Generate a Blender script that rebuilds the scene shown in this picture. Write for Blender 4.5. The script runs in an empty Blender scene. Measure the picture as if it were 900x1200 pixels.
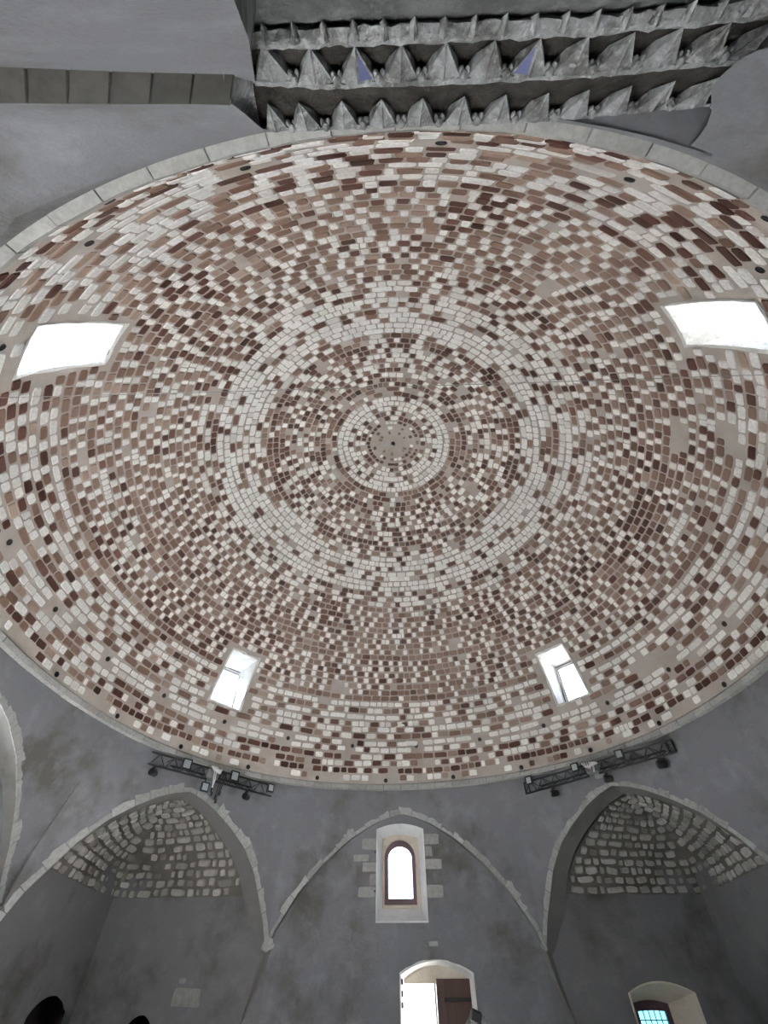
import bpy, bmesh, math, random
import numpy as np
from math import sin, cos, tan, atan2, radians, degrees, sqrt, pi
from mathutils import Vector, Matrix, geometry, noise
random.seed(7)
rng = np.random.default_rng(7)
C = bpy.context.scene.collection
SC = bpy.context.scene

# ------------------------------------------------------------------ camera
CAM = Vector((-0.0715, -5.4175, 1.6))
F_PX, PITCH, ROLL, YAW = 508.01, 0.8616, 0.0017, 0.0265
fw = Vector((0, cos(PITCH), sin(PITCH)))
dn = Vector((0, sin(PITCH), -cos(PITCH)))
rt = Vector((1, 0, 0))
Zr = Matrix.Rotation(YAW, 3, 'Z')
fw, dn, rt = Zr @ fw, Zr @ dn, Zr @ rt
rt, dn = rt * cos(ROLL) + dn * sin(ROLL), dn * cos(ROLL) - rt * sin(ROLL)
cam_data = bpy.data.cameras.new('camera')
cam = bpy.data.objects.new('camera', cam_data)
C.objects.link(cam)
up = -dn
cam.matrix_world = Matrix(((rt.x, up.x, -fw.x, CAM.x), (rt.y, up.y, -fw.y, CAM.y), (rt.z, up.z, -fw.z, CAM.z), (0, 0, 0, 1)))
cam_data.sensor_fit = 'HORIZONTAL'
cam_data.sensor_width = 36.0
cam_data.lens = 36.0 * F_PX / 900.0
cam_data.clip_start = 0.02
SC.camera = cam

# ------------------------------------------------------------------ world, exposure
SKY = (0.74, 0.86, 1.0)
GROUND = (1.75, 1.71, 1.64)
SKY_STRENGTH = 3.6
EXPOSURE = 1.55
w = bpy.data.worlds.new('overcast_sky')
SC.world = w
w.use_nodes = True
nt = w.node_tree
nt.nodes.clear()
wo = nt.nodes.new('ShaderNodeOutputWorld')
bg = nt.nodes.new('ShaderNodeBackground')
tc = nt.nodes.new('ShaderNodeTexCoord')
sep = nt.nodes.new('ShaderNodeSeparateXYZ')
cr = nt.nodes.new('ShaderNodeValToRGB')
nt.links.new(tc.outputs['Generated'], sep.inputs[0])
mr = nt.nodes.new('ShaderNodeMapRange')
mr.inputs[1].default_value = -1
mr.inputs[2].default_value = 1
nt.links.new(sep.outputs[2], mr.inputs[0])
nt.links.new(mr.outputs[0], cr.inputs[0])
cr.color_ramp.elements[0].position = 0.47
cr.color_ramp.elements[0].color = (*GROUND, 1)
cr.color_ramp.elements[1].position = 0.51
cr.color_ramp.elements[1].color = (*SKY, 1)
nt.links.new(cr.outputs[0], bg.inputs[0])
bg.inputs[1].default_value = SKY_STRENGTH
nt.links.new(bg.outputs[0], wo.inputs[0])
sun = bpy.data.lights.new('sun', 'SUN')                 # afternoon sun from the west: falls through the added high window of the left wall onto the middle of the floor
sun.energy = 450.0
sun.color = (1.0, 0.985, 0.96)
sun.angle = radians(0.6)
sun_o = bpy.data.objects.new('sun', sun)
C.objects.link(sun_o)
sun_o.rotation_euler = Vector((-0.828, -0.03, 0.56)).to_track_quat('Z', 'Y').to_euler()
SC.view_settings.view_transform = 'Standard'
SC.view_settings.look = 'None'
SC.view_settings.exposure = EXPOSURE
SC.view_settings.gamma = 1
SC.view_settings.use_curve_mapping = False
SC.cycles.max_bounces = 10
SC.cycles.diffuse_bounces = 6
SC.cycles.use_denoising = True


def portal(name, center, normal, wid, hei):
    """an area-light portal: helps the renderer find the sky through one opening; adds no light of its own"""
    l = bpy.data.lights.new(name, 'AREA')
    l.shape = 'RECTANGLE'
    l.size, l.size_y = wid, hei
    l.cycles.is_portal = True
    o = bpy.data.objects.new(name, l)
    C.objects.link(o)
    o.location = center
    o.rotation_euler = (-Vector(normal)).to_track_quat('Z', 'Y').to_euler()
    return o


# ------------------------------------------------------------------ helpers
def tag(o, label=None, cat=None, group=None, kind=None):
    if label: o['label'] = label
    if cat: o['category'] = cat
    if group: o['group'] = group
    if kind: o['kind'] = kind
    return o


def link(name, me, parent=None, mats=None):
    o = bpy.data.objects.new(name, me)
    C.objects.link(o)
    if parent is not None: o.parent = parent
    if mats and me is not None:
        for m in (mats if isinstance(mats, (list, tuple)) else [mats]): me.materials.append(m)
    return o


def mesh(name, V, Fc, mats, parent=None, smooth=False, mi=None):
    me = bpy.data.meshes.new(name)
    me.from_pydata([tuple(v) for v in V], [], Fc)
    if mi is not None: me.polygons.foreach_set('material_index', mi)
    if smooth: me.polygons.foreach_set('use_smooth', [True] * len(me.polygons))
    me.update()
    return link(name, me, parent, mats)


def empty(name, loc=(0, 0, 0), rz=0):
    o = bpy.data.objects.new(name, None)
    o.empty_display_size = 0.1
    C.objects.link(o)
    o.location = loc
    o.rotation_euler = (0, 0, rz)
    return o


class MB:
    def __init__(s): s.v, s.f = [], []
    def add(s, V, Fc):
        n = len(s.v)
        s.v += [tuple(v) for v in V]
        s.f += [tuple(i + n for i in q) for q in Fc]
        return s
    def box(s, c, d, M=None, bev=0):
        c = Vector(c)
        x, y, z = (t / 2 for t in d)
        if bev:
            bm = bmesh.new()
            bmesh.ops.create_cube(bm, size=1, matrix=Matrix.Diagonal((*d, 1)))
            bmesh.ops.bevel(bm, geom=list(bm.edges), offset=bev, segments=1, affect='EDGES')
            V = [v.co.copy() for v in bm.verts]
            bm.verts.index_update()
            Fc = [[v.index for v in f.verts] for f in bm.faces]
            bm.free()
        else:
            V = [Vector((a, b, e)) for a in (-x, x) for b in (-y, y) for e in (-z, z)]
            Fc = [(0, 1, 3, 2), (4, 6, 7, 5), (0, 4, 5, 1), (2, 3, 7, 6), (0, 2, 6, 4), (1, 5, 7, 3)]
        V = [(M @ v if M else v) + c for v in V]
        return s.add(V, Fc)
    def tube(s, pts, r, n=8, cap=True):
        pts = [Vector(p) for p in pts]
        rings = []
        for i, p in enumerate(pts):
            t = (pts[min(i + 1, len(pts) - 1)] - pts[max(i - 1, 0)]).normalized()
            a = t.orthogonal().normalized() if i == 0 else (a - t * a.dot(t)).normalized()
            b = t.cross(a)
            rr_ = r[i] if isinstance(r, (list, tuple)) else r
            rings.append([p + (a * cos(2 * pi * k / n) + b * sin(2 * pi * k / n)) * rr_ for k in range(n)])
        V = [v for q in rings for v in q]
        Fc = [(i * n + k, i * n + (k + 1) % n, (i + 1) * n + (k + 1) % n, (i + 1) * n + k) for i in range(len(pts) - 1) for k in range(n)]
        if cap: Fc += [tuple(range(n))[::-1], tuple(range((len(pts) - 1) * n, len(pts) * n))]
        return s.add(V, Fc)
    def build(s, name, mats, parent=None, smooth=False):
        return mesh(name, s.v, s.f, mats, parent, smooth)


def lerp(a, b, t): return a + (b - a) * t
def interp(x, X, Y): return float(np.interp(x, X, Y))
def sstep(a, b, x):
    t = min(1, max(0, (x - a) / (b - a)))
    return t * t * (3 - 2 * t)


# ------------------------------------------------------------------ materials
def new_mat(name):
    m = bpy.data.materials.new(name)
    m.use_nodes = True
    n = m.node_tree
    b = n.nodes['Principled BSDF']
    b.inputs['Roughness'].default_value = 0.9
    b.inputs['Specular IOR Level'].default_value = 0.2
    return m, n, b


def N(n, t, **k):
    q = n.nodes.new(t)
    for a, v in k.items(): setattr(q, a, v)
    return q


def noise_node(n, scale, detail=4, rough=0.55, coord=None):
    q = N(n, 'ShaderNodeTexNoise')
    q.inputs['Scale'].default_value = scale
    q.inputs['Detail'].default_value = detail
    q.inputs['Roughness'].default_value = rough
    if coord: n.links.new(coord, q.inputs['Vector'])
    return q


def ramp(n, src, stops):
    r = N(n, 'ShaderNodeValToRGB')
    e = r.color_ramp.elements
    while len(e) < len(stops): e.new(0.5)
    for q, (p, c) in zip(e, stops):
        q.position = p
        q.color = (*c, 1)
    n.links.new(src, r.inputs[0])
    return r


def mixc(n, f, a, b, mode='MIX'):
    m = N(n, 'ShaderNodeMix', data_type='RGBA', blend_type=mode)
    for sock, v in ((m.inputs[0], f), (m.inputs[6], a), (m.inputs[7], b)):
        if hasattr(v, 'links'): n.links.new(v, sock)
        elif isinstance(v, (int, float)): sock.default_value = v
        else: sock.default_value = (*v, 1)
    return m.outputs[2]


def bump(n, b, h, strength=0.3, dist=0.01):
    q = N(n, 'ShaderNodeBump')
    q.inputs['Strength'].default_value = strength
    q.inputs['Distance'].default_value = dist
    n.links.new(h, q.inputs['Height'])
    n.links.new(q.outputs[0], b.inputs['Normal'])


def plaster(name, base, stain, pale, amount=(0.50, 0.66), bumpy=0.35, scale=0.9):
    m, n, b = new_mat(name)
    co = N(n, 'ShaderNodeTexCoord').outputs['Object']
    big = noise_node(n, scale, 5, 0.62, co)
    mid = noise_node(n, scale * 3.1, 5, 0.6, co)
    fine = noise_node(n, 45, 4, 0.6, co)
    r1 = ramp(n, big.outputs[0], [(amount[0], (0, 0, 0)), (amount[1], (1, 1, 1))])
    r2 = ramp(n, mid.outputs[0], [(0.52, (0, 0, 0)), (0.68, (1, 1, 1))])
    c = mixc(n, r1.outputs[0], base, stain)
    mm = N(n, 'ShaderNodeMath', operation='MULTIPLY')
    n.links.new(r2.outputs[0], mm.inputs[0])
    mm.inputs[1].default_value = 0.45
    c = mixc(n, mm.outputs[0], c, pale)
    c = mixc(n, 0.16, c, ramp(n, fine.outputs[0], [(0.3, (0.25, 0.25, 0.25)), (0.7, (1, 1, 1))]).outputs[0], 'MULTIPLY')
    n.links.new(c, b.inputs['Base Color'])
    ad = N(n, 'ShaderNodeMath', operation='MULTIPLY_ADD')
    n.links.new(mid.outputs[0], ad.inputs[0])
    ad.inputs[1].default_value = 2.0
    n.links.new(fine.outputs[0], ad.inputs[2])
    bump(n, b, ad.outputs[0], bumpy, 0.012)
    return m


def toned(name, stops, bumpy=0.4, scale=30):
    """masonry pieces: every piece has its own tone 0..1 (an attribute on joined pieces, a property on single ones)"""
    m, n, b = new_mat(name)
    ga = N(n, 'ShaderNodeAttribute', attribute_type='GEOMETRY', attribute_name='tone')
    oa = N(n, 'ShaderNodeAttribute', attribute_type='OBJECT', attribute_name='tone')
    ad = N(n, 'ShaderNodeMath', operation='ADD')
    n.links.new(ga.outputs['Fac'], ad.inputs[0])
    n.links.new(oa.outputs['Fac'], ad.inputs[1])
    r = ramp(n, ad.outputs[0], stops)
    geo = N(n, 'ShaderNodeNewGeometry').outputs['Position']
    fine = noise_node(n, scale, 4, 0.65, geo)
    c = mixc(n, 0.55, r.outputs[0], ramp(n, fine.outputs[0], [(0.3, (0.55, 0.55, 0.55)), (0.65, (1.1, 1.1, 1.1))]).outputs[0], 'MULTIPLY')
    n.links.new(c, b.inputs['Base Color'])
    bump(n, b, fine.outputs[0], bumpy, 0.008)
    return m


def plain(name, col, rough=0.6, metal=0.0, spec=0.3):
    m, n, b = new_mat(name)
    geo = N(n, 'ShaderNodeNewGeometry').outputs['Position']
    fine = noise_node(n, 35, 3, 0.6, geo)
    c = mixc(n, 0.3, col, ramp(n, fine.outputs[0], [(0.3, (0.6, 0.6, 0.6)), (0.7, (1, 1, 1))]).outputs[0], 'MULTIPLY')
    n.links.new(c, b.inputs['Base Color'])
    b.inputs['Roughness'].default_value = rough
    b.inputs['Metallic'].default_value = metal
    b.inputs['Specular IOR Level'].default_value = spec
    return m


def glass(name, tint):
    m = bpy.data.materials.new(name)
    m.use_nodes = True
    n = m.node_tree
    n.nodes.clear()
    o = N(n, 'ShaderNodeOutputMaterial')
    t = N(n, 'ShaderNodeBsdfTransparent')
    t.inputs[0].default_value = (*tint, 1)
    g = N(n, 'ShaderNodeBsdfGlossy')
    g.inputs['Roughness'].default_value = 0.02
    fr = N(n, 'ShaderNodeFresnel')
    fr.inputs[0].default_value = 1.2
    mx = N(n, 'ShaderNodeMixShader')
    n.links.new(fr.outputs[0], mx.inputs[0])
    n.links.new(t.outputs[0], mx.inputs[1])
    n.links.new(g.outputs[0], mx.inputs[2])
    n.links.new(mx.outputs[0], o.inputs[0])
    return m


M_WALL = plaster('grey_lime_plaster', (0.113, 0.116, 0.127), (0.066, 0.063, 0.058), (0.160, 0.167, 0.183))
M_NICHE = plaster('dull_niche_plaster', (0.105, 0.105, 0.111), (0.06, 0.058, 0.054), (0.142, 0.142, 0.149))
M_RIM = toned('pale_rim_stone', [(0, (0.155, 0.154, 0.150)), (1, (0.30, 0.303, 0.306))], 0.6, 18)
M_SOFFIT = plaster('arch_soffit_plaster', (0.105, 0.104, 0.101), (0.075, 0.073, 0.068), (0.14, 0.14, 0.137))
M_CORNICE = toned('cornice_stone', [(0, (0.20, 0.199, 0.193)), (1, (0.28, 0.28, 0.276))], 0.4, 22)
M_MORTAR = plaster('dome_mortar', (0.345, 0.312, 0.285), (0.28, 0.247, 0.222), (0.41, 0.385, 0.36), (0.42, 0.62), 0.25, 1.3)
M_STONE = toned('pale_dome_stone', [(0, (0.58, 0.57, 0.545)), (0.45, (0.80, 0.795, 0.775)), (1, (0.90, 0.895, 0.88))], 0.35, 28)
M_DARK = toned('dark_fired_brick', [(0, (0.026, 0.008, 0.005)), (0.6, (0.057, 0.022, 0.015)), (1, (0.092, 0.044, 0.032))], 0.6, 40)
M_MID = toned('brown_fired_brick', [(0, (0.082, 0.045, 0.032)), (0.6, (0.148, 0.094, 0.071)), (1, (0.25, 0.190, 0.155))], 0.5, 40)
M_VSTONE = toned('rubble_stone', [(0, (0.11, 0.104, 0.094)), (0.4, (0.20, 0.192, 0.178)), (1, (0.31, 0.302, 0.286))], 0.6, 22)
M_BAND = toned('dark_band_stone', [(0, (0.055, 0.053, 0.047)), (1, (0.09, 0.088, 0.08))], 0.5, 14)
M_VMORT = plaster('vault_mortar', (0.085, 0.079, 0.069), (0.06, 0.056, 0.049), (0.11, 0.103, 0.091), (0.45, 0.65), 0.6, 2.0)
M_WHITE = plaster('whitewashed_reveal', (0.66, 0.655, 0.64), (0.54, 0.53, 0.51), (0.74, 0.74, 0.73), (0.5, 0.7), 0.9, 3.0)
M_DAYLIT = plaster('daylit_limewash', (0.86, 0.87, 0.88), (0.76, 0.77, 0.78), (0.90, 0.91, 0.92), (0.5, 0.7), 0.6, 3.0)  # whiter than the other reveals: daylight spill and bloom put into the colour
M_CREAM = plaster('cream_plaster', (0.58, 0.52, 0.44), (0.46, 0.40, 0.33), (0.64, 0.59, 0.52), (0.5, 0.7), 0.5, 3.0)
M_WOOD = plain('brown_door_wood', (0.06, 0.032, 0.026), 0.6)
M_FRAME = plain('dark_purple_frame_paint', (0.075, 0.045, 0.055), 0.5)
M_IRON = plain('black_iron', (0.012, 0.012, 0.013), 0.5, 0.2)
M_BLACK = plain('matt_black_plastic', (0.008, 0.008, 0.009), 0.55)
M_GREYMET = plain('grey_metal', (0.20, 0.205, 0.21), 0.45, 0.5)
M_CABW = plain('pale_cable', (0.6, 0.6, 0.6), 0.6)
M_LENS = plain('lamp_lens_glass', (0.30, 0.34, 0.36), 0.15, 0.0, 0.6)
M_HOLE = plain('dark_pot_inside', (0.006, 0.005, 0.005), 1.0)
M_POT = plain('clay_pot_rim', (0.05, 0.03, 0.025), 0.9)
M_FLOOR = plaster('pale_paving', (0.68, 0.665, 0.64), (0.58, 0.565, 0.54), (0.74, 0.725, 0.70), (0.45, 0.65), 0.3, 1.0)
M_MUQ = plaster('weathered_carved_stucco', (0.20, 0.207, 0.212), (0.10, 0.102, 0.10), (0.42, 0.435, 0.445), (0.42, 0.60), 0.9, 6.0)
M_SHADE = plaster('shaded_stucco', (0.030, 0.027, 0.024), (0.017, 0.015, 0.013), (0.06, 0.058, 0.053), (0.42, 0.60), 0.9, 6.0)  # near-black colour stands in for the shade inside the hood's hollows
M_PANEL = plaster('grey_weathered_panel', (0.085, 0.09, 0.09), (0.055, 0.058, 0.058), (0.15, 0.158, 0.158), (0.42, 0.60), 0.6, 4.0)
M_BLUE = plain('faded_blue_paint', (0.07, 0.08, 0.16), 0.8)
M_GLASS = glass('clear_pane', (0.96, 0.98, 1.0))
M_DIMMING = glass('dimming_pane', (0.42, 0.45, 0.48))  # pane tint added to hold back daylight in the left dome windows
M_CYAN = glass('cyan_tinted_pane', (0.24, 0.40, 0.44))
M_SKIN = plain('skin', (0.42, 0.25, 0.18), 0.6)
M_HAIR = plain('black_hair', (0.003, 0.0025, 0.0025), 1.0, 0.0, 0.0)
M_CLOTH1 = plain('dark_navy_cloth', (0.02, 0.022, 0.03), 0.9)
M_CLOTH2 = plain('charcoal_cloth', (0.03, 0.03, 0.03), 0.9)

# ------------------------------------------------------------------ dome shape
R, ZS = 5.5, 5.03
MODC = [1.007, 0.0119, -0.0082, 0.013, -0.0034, 0.0034, -0.0042, -0.0118, -0.0066]
POLY = [-0.078716838974288, 0.2705945321543475, -0.24320991636749764, 0.003486730935327173, 1.0000142598939883]


def dmod(a):        # the springing line is not quite round (a in radians from +y, clockwise)
    v = MODC[0]
    for k in range(1, 5): v += MODC[2 * k - 1] * cos(k * a) + MODC[2 * k] * sin(k * a)
    return v


def D(az, e, off=0.0):
    a, e_ = radians(az), radians(e)
    k = 1 + (dmod(a) - 1) * (1 - sin(max(e_, 0))) ** 1.5
    p = ((POLY[0] * e_ + POLY[1]) * e_ + POLY[2]) * e_ + POLY[3]
    r = R * (p * e_ + POLY[4]) * k - off
    return Vector((r * cos(e_) * sin(a), r * cos(e_) * cos(a), ZS + r * sin(e_)))


WIN_AZ = (-44.4, 44.2, -135.4, 136.2)
WHW, WE0, WE1 = 3.75, 11.0, 22.4


def in_window(az, e, ma=0.0, me=0.0):
    for wz in WIN_AZ:
        d = (az - wz + 180) % 360 - 180
        if abs(d) < WHW + ma and WE0 - me < e < WE1 + me: return True
    return False


# shell of mortar with four window holes
azs = sorted(set([round(-180 + 2.0 * i, 3) for i in range(180)] + [round(w_ + s_ * WHW, 3) for w_ in WIN_AZ for s_ in (-1, -0.5, 0, 0.5, 1)]))
es = sorted(set([0.0, WE0, WE1] + [1.5 * i for i in range(0, 60)] + [13.0, 16.0, 19.0]))
V, Fc = [], []
for e in es:
    for a in azs: V.append(D(a, e))
na = len(azs)
for j in range(len(es) - 1):
    for i in range(na):
        a0, a1 = azs[i], azs[(i + 1) % na] + (360 if i == na - 1 else 0)
        if in_window((a0 + a1) / 2, (es[j] + es[j + 1]) / 2): continue
        i2 = (i + 1) % na
        Fc.append((j * na + i, (j + 1) * na + i, (j + 1) * na + i2, j * na + i2))
V.append(D(0, 90))
for i in range(na): Fc.append(((len(es) - 1) * na + i, len(V) - 1, (len(es) - 1) * na + (i + 1) % na))
ceiling = mesh('ceiling', V, Fc, M_MORTAR, smooth=True)
tag(ceiling, 'great masonry dome with rings of checkered brown brick and pale stone', 'dome', kind='structure')


# ------------------------------------------------------------------ masonry pieces
def piece_variant(seed, cut=0.24, jit=0.07, taper=0.86):
    q = random.Random(seed)
    c = cut
    P = [(-1 + c, -1), (1 - c, -1), (1, -1 + c), (1, 1 - c), (1 - c, 1), (-1 + c, 1), (-1, 1 - c), (-1, -1 + c)]
    P = [(x + q.uniform(-jit, jit), y + q.uniform(-jit, jit)) for x, y in P]
    tl = (q.uniform(-0.12, 0.12), q.uniform(-0.12, 0.12))
    V = [(x, y, -0.5) for x, y in P] + [(x * taper, y * taper, 1 + tl[0] * x + tl[1] * y) for x, y in P]
    Fc = [tuple(range(8, 16))] + [(k, (k + 1) % 8, 8 + (k + 1) % 8, 8 + k) for k in range(8)]
    return V, Fc


BV = [piece_variant(100 + i, 0.20 + 0.12 * (i % 3) / 2) for i in range(9)]
RV = [piece_variant(300 + i, 0.34, 0.14, 0.74) for i in range(10)]


def variant_meshes(vs, name, mat):
    out = []
    for V_, F_ in vs:
        me = bpy.data.meshes.new(name)
        me.from_pydata(V_, [], F_)
        me.materials.append(mat)
        me.update()
        out.append(me)
    return out


BM = {'w': variant_meshes(BV, 'stone', M_STONE), 'd': variant_meshes(BV, 'brick', M_DARK), 'm': variant_meshes(BV, 'brick', M_MID)}
VM = variant_meshes(RV, 'rubble_stone', M_VSTONE)

# course table: (white share, dark share of the brown, chance that a piece alternates, white width, brown width, skip)
def course(k):
    t = {0: (.75, .3, .2, (.12, .25), (.12, .2), .36), 1: (.14, .8, .3, (.08, .14), (.14, .24), .08), 2: (.55, .4, .75, (.12, .22), (.16, .26), .1),
         3: (.22, .3, .4, (.12, .2), (.18, .32), .04), 4: (.9, .3, .2, (.14, .3), (.14, .22), .03), 5: (.85, .3, .2, (.16, .34), (.14, .24), .05),
         6: (.25, .4, .4, (.14, .22), (.2, .36), .02), 7: (.72, .2, .4, (.14, .26), (.16, .26), .02), 8: (.45, .35, .6, (.12, .22), (.16, .26), .03),
         9: (.88, .3, .2, (.14, .3), (.14, .22), .02), 10: (.28, .35, .6, (.10, .18), (.18, .28), .02), 11: (.9, .3, .2, (.12, .26), (.14, .2), .02),
         12: (.10, .25, .2, (.10, .16), (.17, .26), .01),
         19: (.15, .25, .3, (.09, .14), (.15, .22), .02),
         29: (.62, .55, .4, (.12, .24), (.13, .2), .02), 30: (.60, .55, .4, (.12, .24), (.13, .2), .02), 31: (.36, .75, .3, (.12, .2), (.12, .22), .02),
         32: (.97, .6, .1, (.11, .2), (.12, .2), 0), 33: (.95, .6, .1, (.11, .2), (.12, .2), 0), 34: (.74, .6, .3, (.12, .24), (.12, .26), .02),
         35: (.72, .3, .3, (.12, .24), (.14, .3), .03), 36: (.93, .5, .1, (.11, .2), (.12, .2), 0), 37: (.92, .5, .1, (.11, .22), (.12, .2), 0),
         38: (.80, .3, .2, (.12, .26), (.14, .26), .03), 39: (.42, .35, .3, (.12, .26), (.12, .22), .05), 40: (.14, .8, .3, (.11, .16), (.11, .18), .03),
         41: (.18, .8, .3, (.10, .16), (.11, .17), .03), 42: (.40, .6, .5, (.10, .16), (.11, .17), .05),
         48: (.12, .6, .3, (.10, .15), (.10, .16), .10), 49: (.14, .6, .3, (.10, .15), (.10, .16), .10), 50: (.12, .15, .2, (.10, .15), (.12, .3), .25),
         51: (.05, .3, .2, (.08, .12), (.10, .22), .12), 52: (.95, .5, .1, (.10, .16), (.1, .14), 0), 53: (.97, .5, .1, (.10, .16), (.1, .14), 0),
         54: (.88, .6, .2, (.10, .17), (.1, .14), 0), 55: (.75, .6, .3, (.10, .16), (.1, .14), .05), 56: (.40, .7, .3, (.09, .13), (.1, .14), .15),
         57: (.15, .8, .2, (.08, .12), (.09, .13), .20), 58: (.2, .6, .2, (.07, .1), (.08, .11), .45), 59: (.2, .5, .2, (.06, .1), (.06, .09), .65)}
    if k in t: return t[k]
    if 13 <= k <= 28: return (.41, .32, .80, (.08, .14), (.125, .225), .015)
    return (.40, .52, .5, (.10, .17), (.10, .17), .06)


def frame(az, e):
    p = D(az, e)
    ta = (D(az + .05, e) - D(az - .05, e)).normalized()
    te = (D(az, e + .05) - D(az, e - .05)).normalized()
    nn = ta.cross(te).normalized()
    if nn.dot(Vector((0, 0, ZS)) - p) < 0: nn = -nn
    te = nn.cross(ta)
    return p, ta, te, nn


def pxproj(p):
    v = p - CAM
    z = v.dot(fw)
    if z < 0.05: return None
    return 450 + F_PX * v.dot(rt) / z, 600 + F_PX * v.dot(dn) / z


POT_STEP = 360 / 23
POTS = ((0.75, -3.4), (7.8, 4.1))
pieces = []   # (kind, matrix rows p,ta,te,nn, hx, hy, hz, tone, variant, apparent area)
PITCH_E = 1.45
pv = Vector((13.1, 4.7, 2.2))
for k in range(60):
    ec = 1.2 + PITCH_E * k
    if ec > 87.4: break
    hgt = 5.33 * radians(PITCH_E)
    rad = Vector((D(0, ec).x, D(0, ec).y)).length
    rad = max(rad, 0.08)
    pw, pd, alt, ww, wb, skip = course(k)
    az = random.uniform(0, 4)
    end = az + 360
    prev = random.random() < pw
    run_dark = 0.5
    while az < end:
        a_ = radians(az)
        n1 = noise.noise(Vector((sin(a_) * 2.2 + k * .17, cos(a_) * 2.2, k * .31)) )
        n2 = noise.noise(Vector((sin(a_) * 3 + 9, cos(a_) * 3 + k * .25, k * .12 + 5)))
        lw = min(1, max(0, pw + (0.35 * n1 if 0.2 < pw < 0.8 else 0.12 * n1)))
        if 13 <= k <= 28 and abs((az + 180) % 360 - 180) < 30: lw *= 0.85
        if random.random() < alt: white = not prev if random.random() < 0.5 + (lw if not prev else 1 - lw) * 0.9 else prev
        else: white = random.random() < lw
        prev = white
        if 13 <= k <= 28: wd = random.uniform(*(ww if white else wb))
        else: wd = random.uniform(*(ww if white else wb)) * (1.5 if white and random.random() < .12 else 1)
        da = degrees(wd / rad)
        if az + da > end - degrees(0.05 / rad): da = end - az
        ac = ((az + da / 2 + 180) % 360) - 180
        az += da
        e_ = ec + 0.28 * noise.noise(Vector((sin(a_) * 4, cos(a_) * 4, k * .9))) + random.uniform(-.05, .05)
        if random.random() < skip: continue
        if noise.noise(Vector((sin(a_) * 5 + 31, cos(a_) * 5, k * .22))) > 0.62: continue      # plastered-over patches
        if in_window(ac, e_, 0.45 + da * .45, 0.95): continue
        if any(abs(e_ - pe) < .95 and abs((ac - pa + POT_STEP / 2) % POT_STEP - POT_STEP / 2) < degrees(.045 / rad) + da / 2 for pe, pa in POTS): continue
        jh = random.uniform(.013, .024) if not white else random.uniform(.008, .016)
        jw = jh
        hx = max(wd - jw, .03) / 2
        hy = (hgt - jh) / 2 * random.uniform(.90, 1.0) * (0.86 if (white and k in (4, 5, 9, 11)) else 1)
        if white: kd = 'w'
        else: kd = 'd' if random.random() < min(1, max(0, pd + .55 * n2)) else 'm'
        if k >= 57: hy = min(hy, random.uniform(.03, .045))
        hz = random.uniform(.006, .016)
        p, ta, te, nn = frame(ac, e_)
        rot = random.uniform(-.05, .05)
        ta, te = ta * cos(rot) + te * sin(rot), te * cos(rot) - ta * sin(rot)
        tone = min(1, max(0.01, random.gauss(.52, .24)))
        q = [pxproj(p + ta * (hx * i) + te * (hy * j)) for i, j in ((-1, -1), (1, -1), (1, 1), (-1, 1))]
        area = 0
        if None not in q and all(0 < x < 900 and 0 < y < 1200 for x, y in q):
            area = abs(sum(q[i][0] * q[(i + 1) % 4][1] - q[(i + 1) % 4][0] * q[i][1] for i in range(4))) / 2
        pieces.append((kd, p, ta, te, nn, hx, hy, hz, tone, random.randrange(len(BV)), area))


def joined(name, items, parent, mats, keys, var):
    V, Fc, mi, tn = [], [], [], []
    for it in items:
        kd, p, ta, te, nn, hx, hy, hz, tone, vi, _ = it
        vv, ff = var[vi]
        n = len(V)
        A = np.array(vv) * (hx, hy, hz)
        V += (np.array(p) + A @ np.array((ta, te, nn))).tolist()
        Fc += [tuple(i + n for i in q) for q in ff]
        mi += [keys.index(kd)] * len(ff)
        tn += [tone] * len(ff)
    o = mesh(name, V, Fc, mats, parent, mi=mi)
    at = o.data.attributes.new('tone', 'FLOAT', 'FACE')
    at.data.foreach_set('value', tn)
    o['kind'] = 'stuff'
    return o


def single(name, it, parent, meshes):
    kd, p, ta, te, nn, hx, hy, hz, tone, vi, _ = it
    o = bpy.data.objects.new(name, meshes[vi])
    C.objects.link(o)
    o.parent = parent
    o.matrix_local = Matrix(((ta.x * hx, te.x * hy, nn.x * hz, p.x), (ta.y * hx, te.y * hy, nn.y * hz, p.y), (ta.z * hx, te.z * hy, nn.z * hz, p.z), (0, 0, 0, 1)))
    o['tone'] = tone
    return o


for nm, nj, keys, mats in (('stone', 'stone_courses', ['w'], [M_STONE]), ('brick', 'brick_courses', ['d', 'm'], [M_DARK, M_MID])):
    sel = sorted((q for q in pieces if q[0] in keys), key=lambda q: -q[10])
    for it in sel[:300]: single(nm, it, ceiling, BM[it[0]])
    joined(nj, sel[300:], ceiling, mats, keys, BV)

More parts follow.
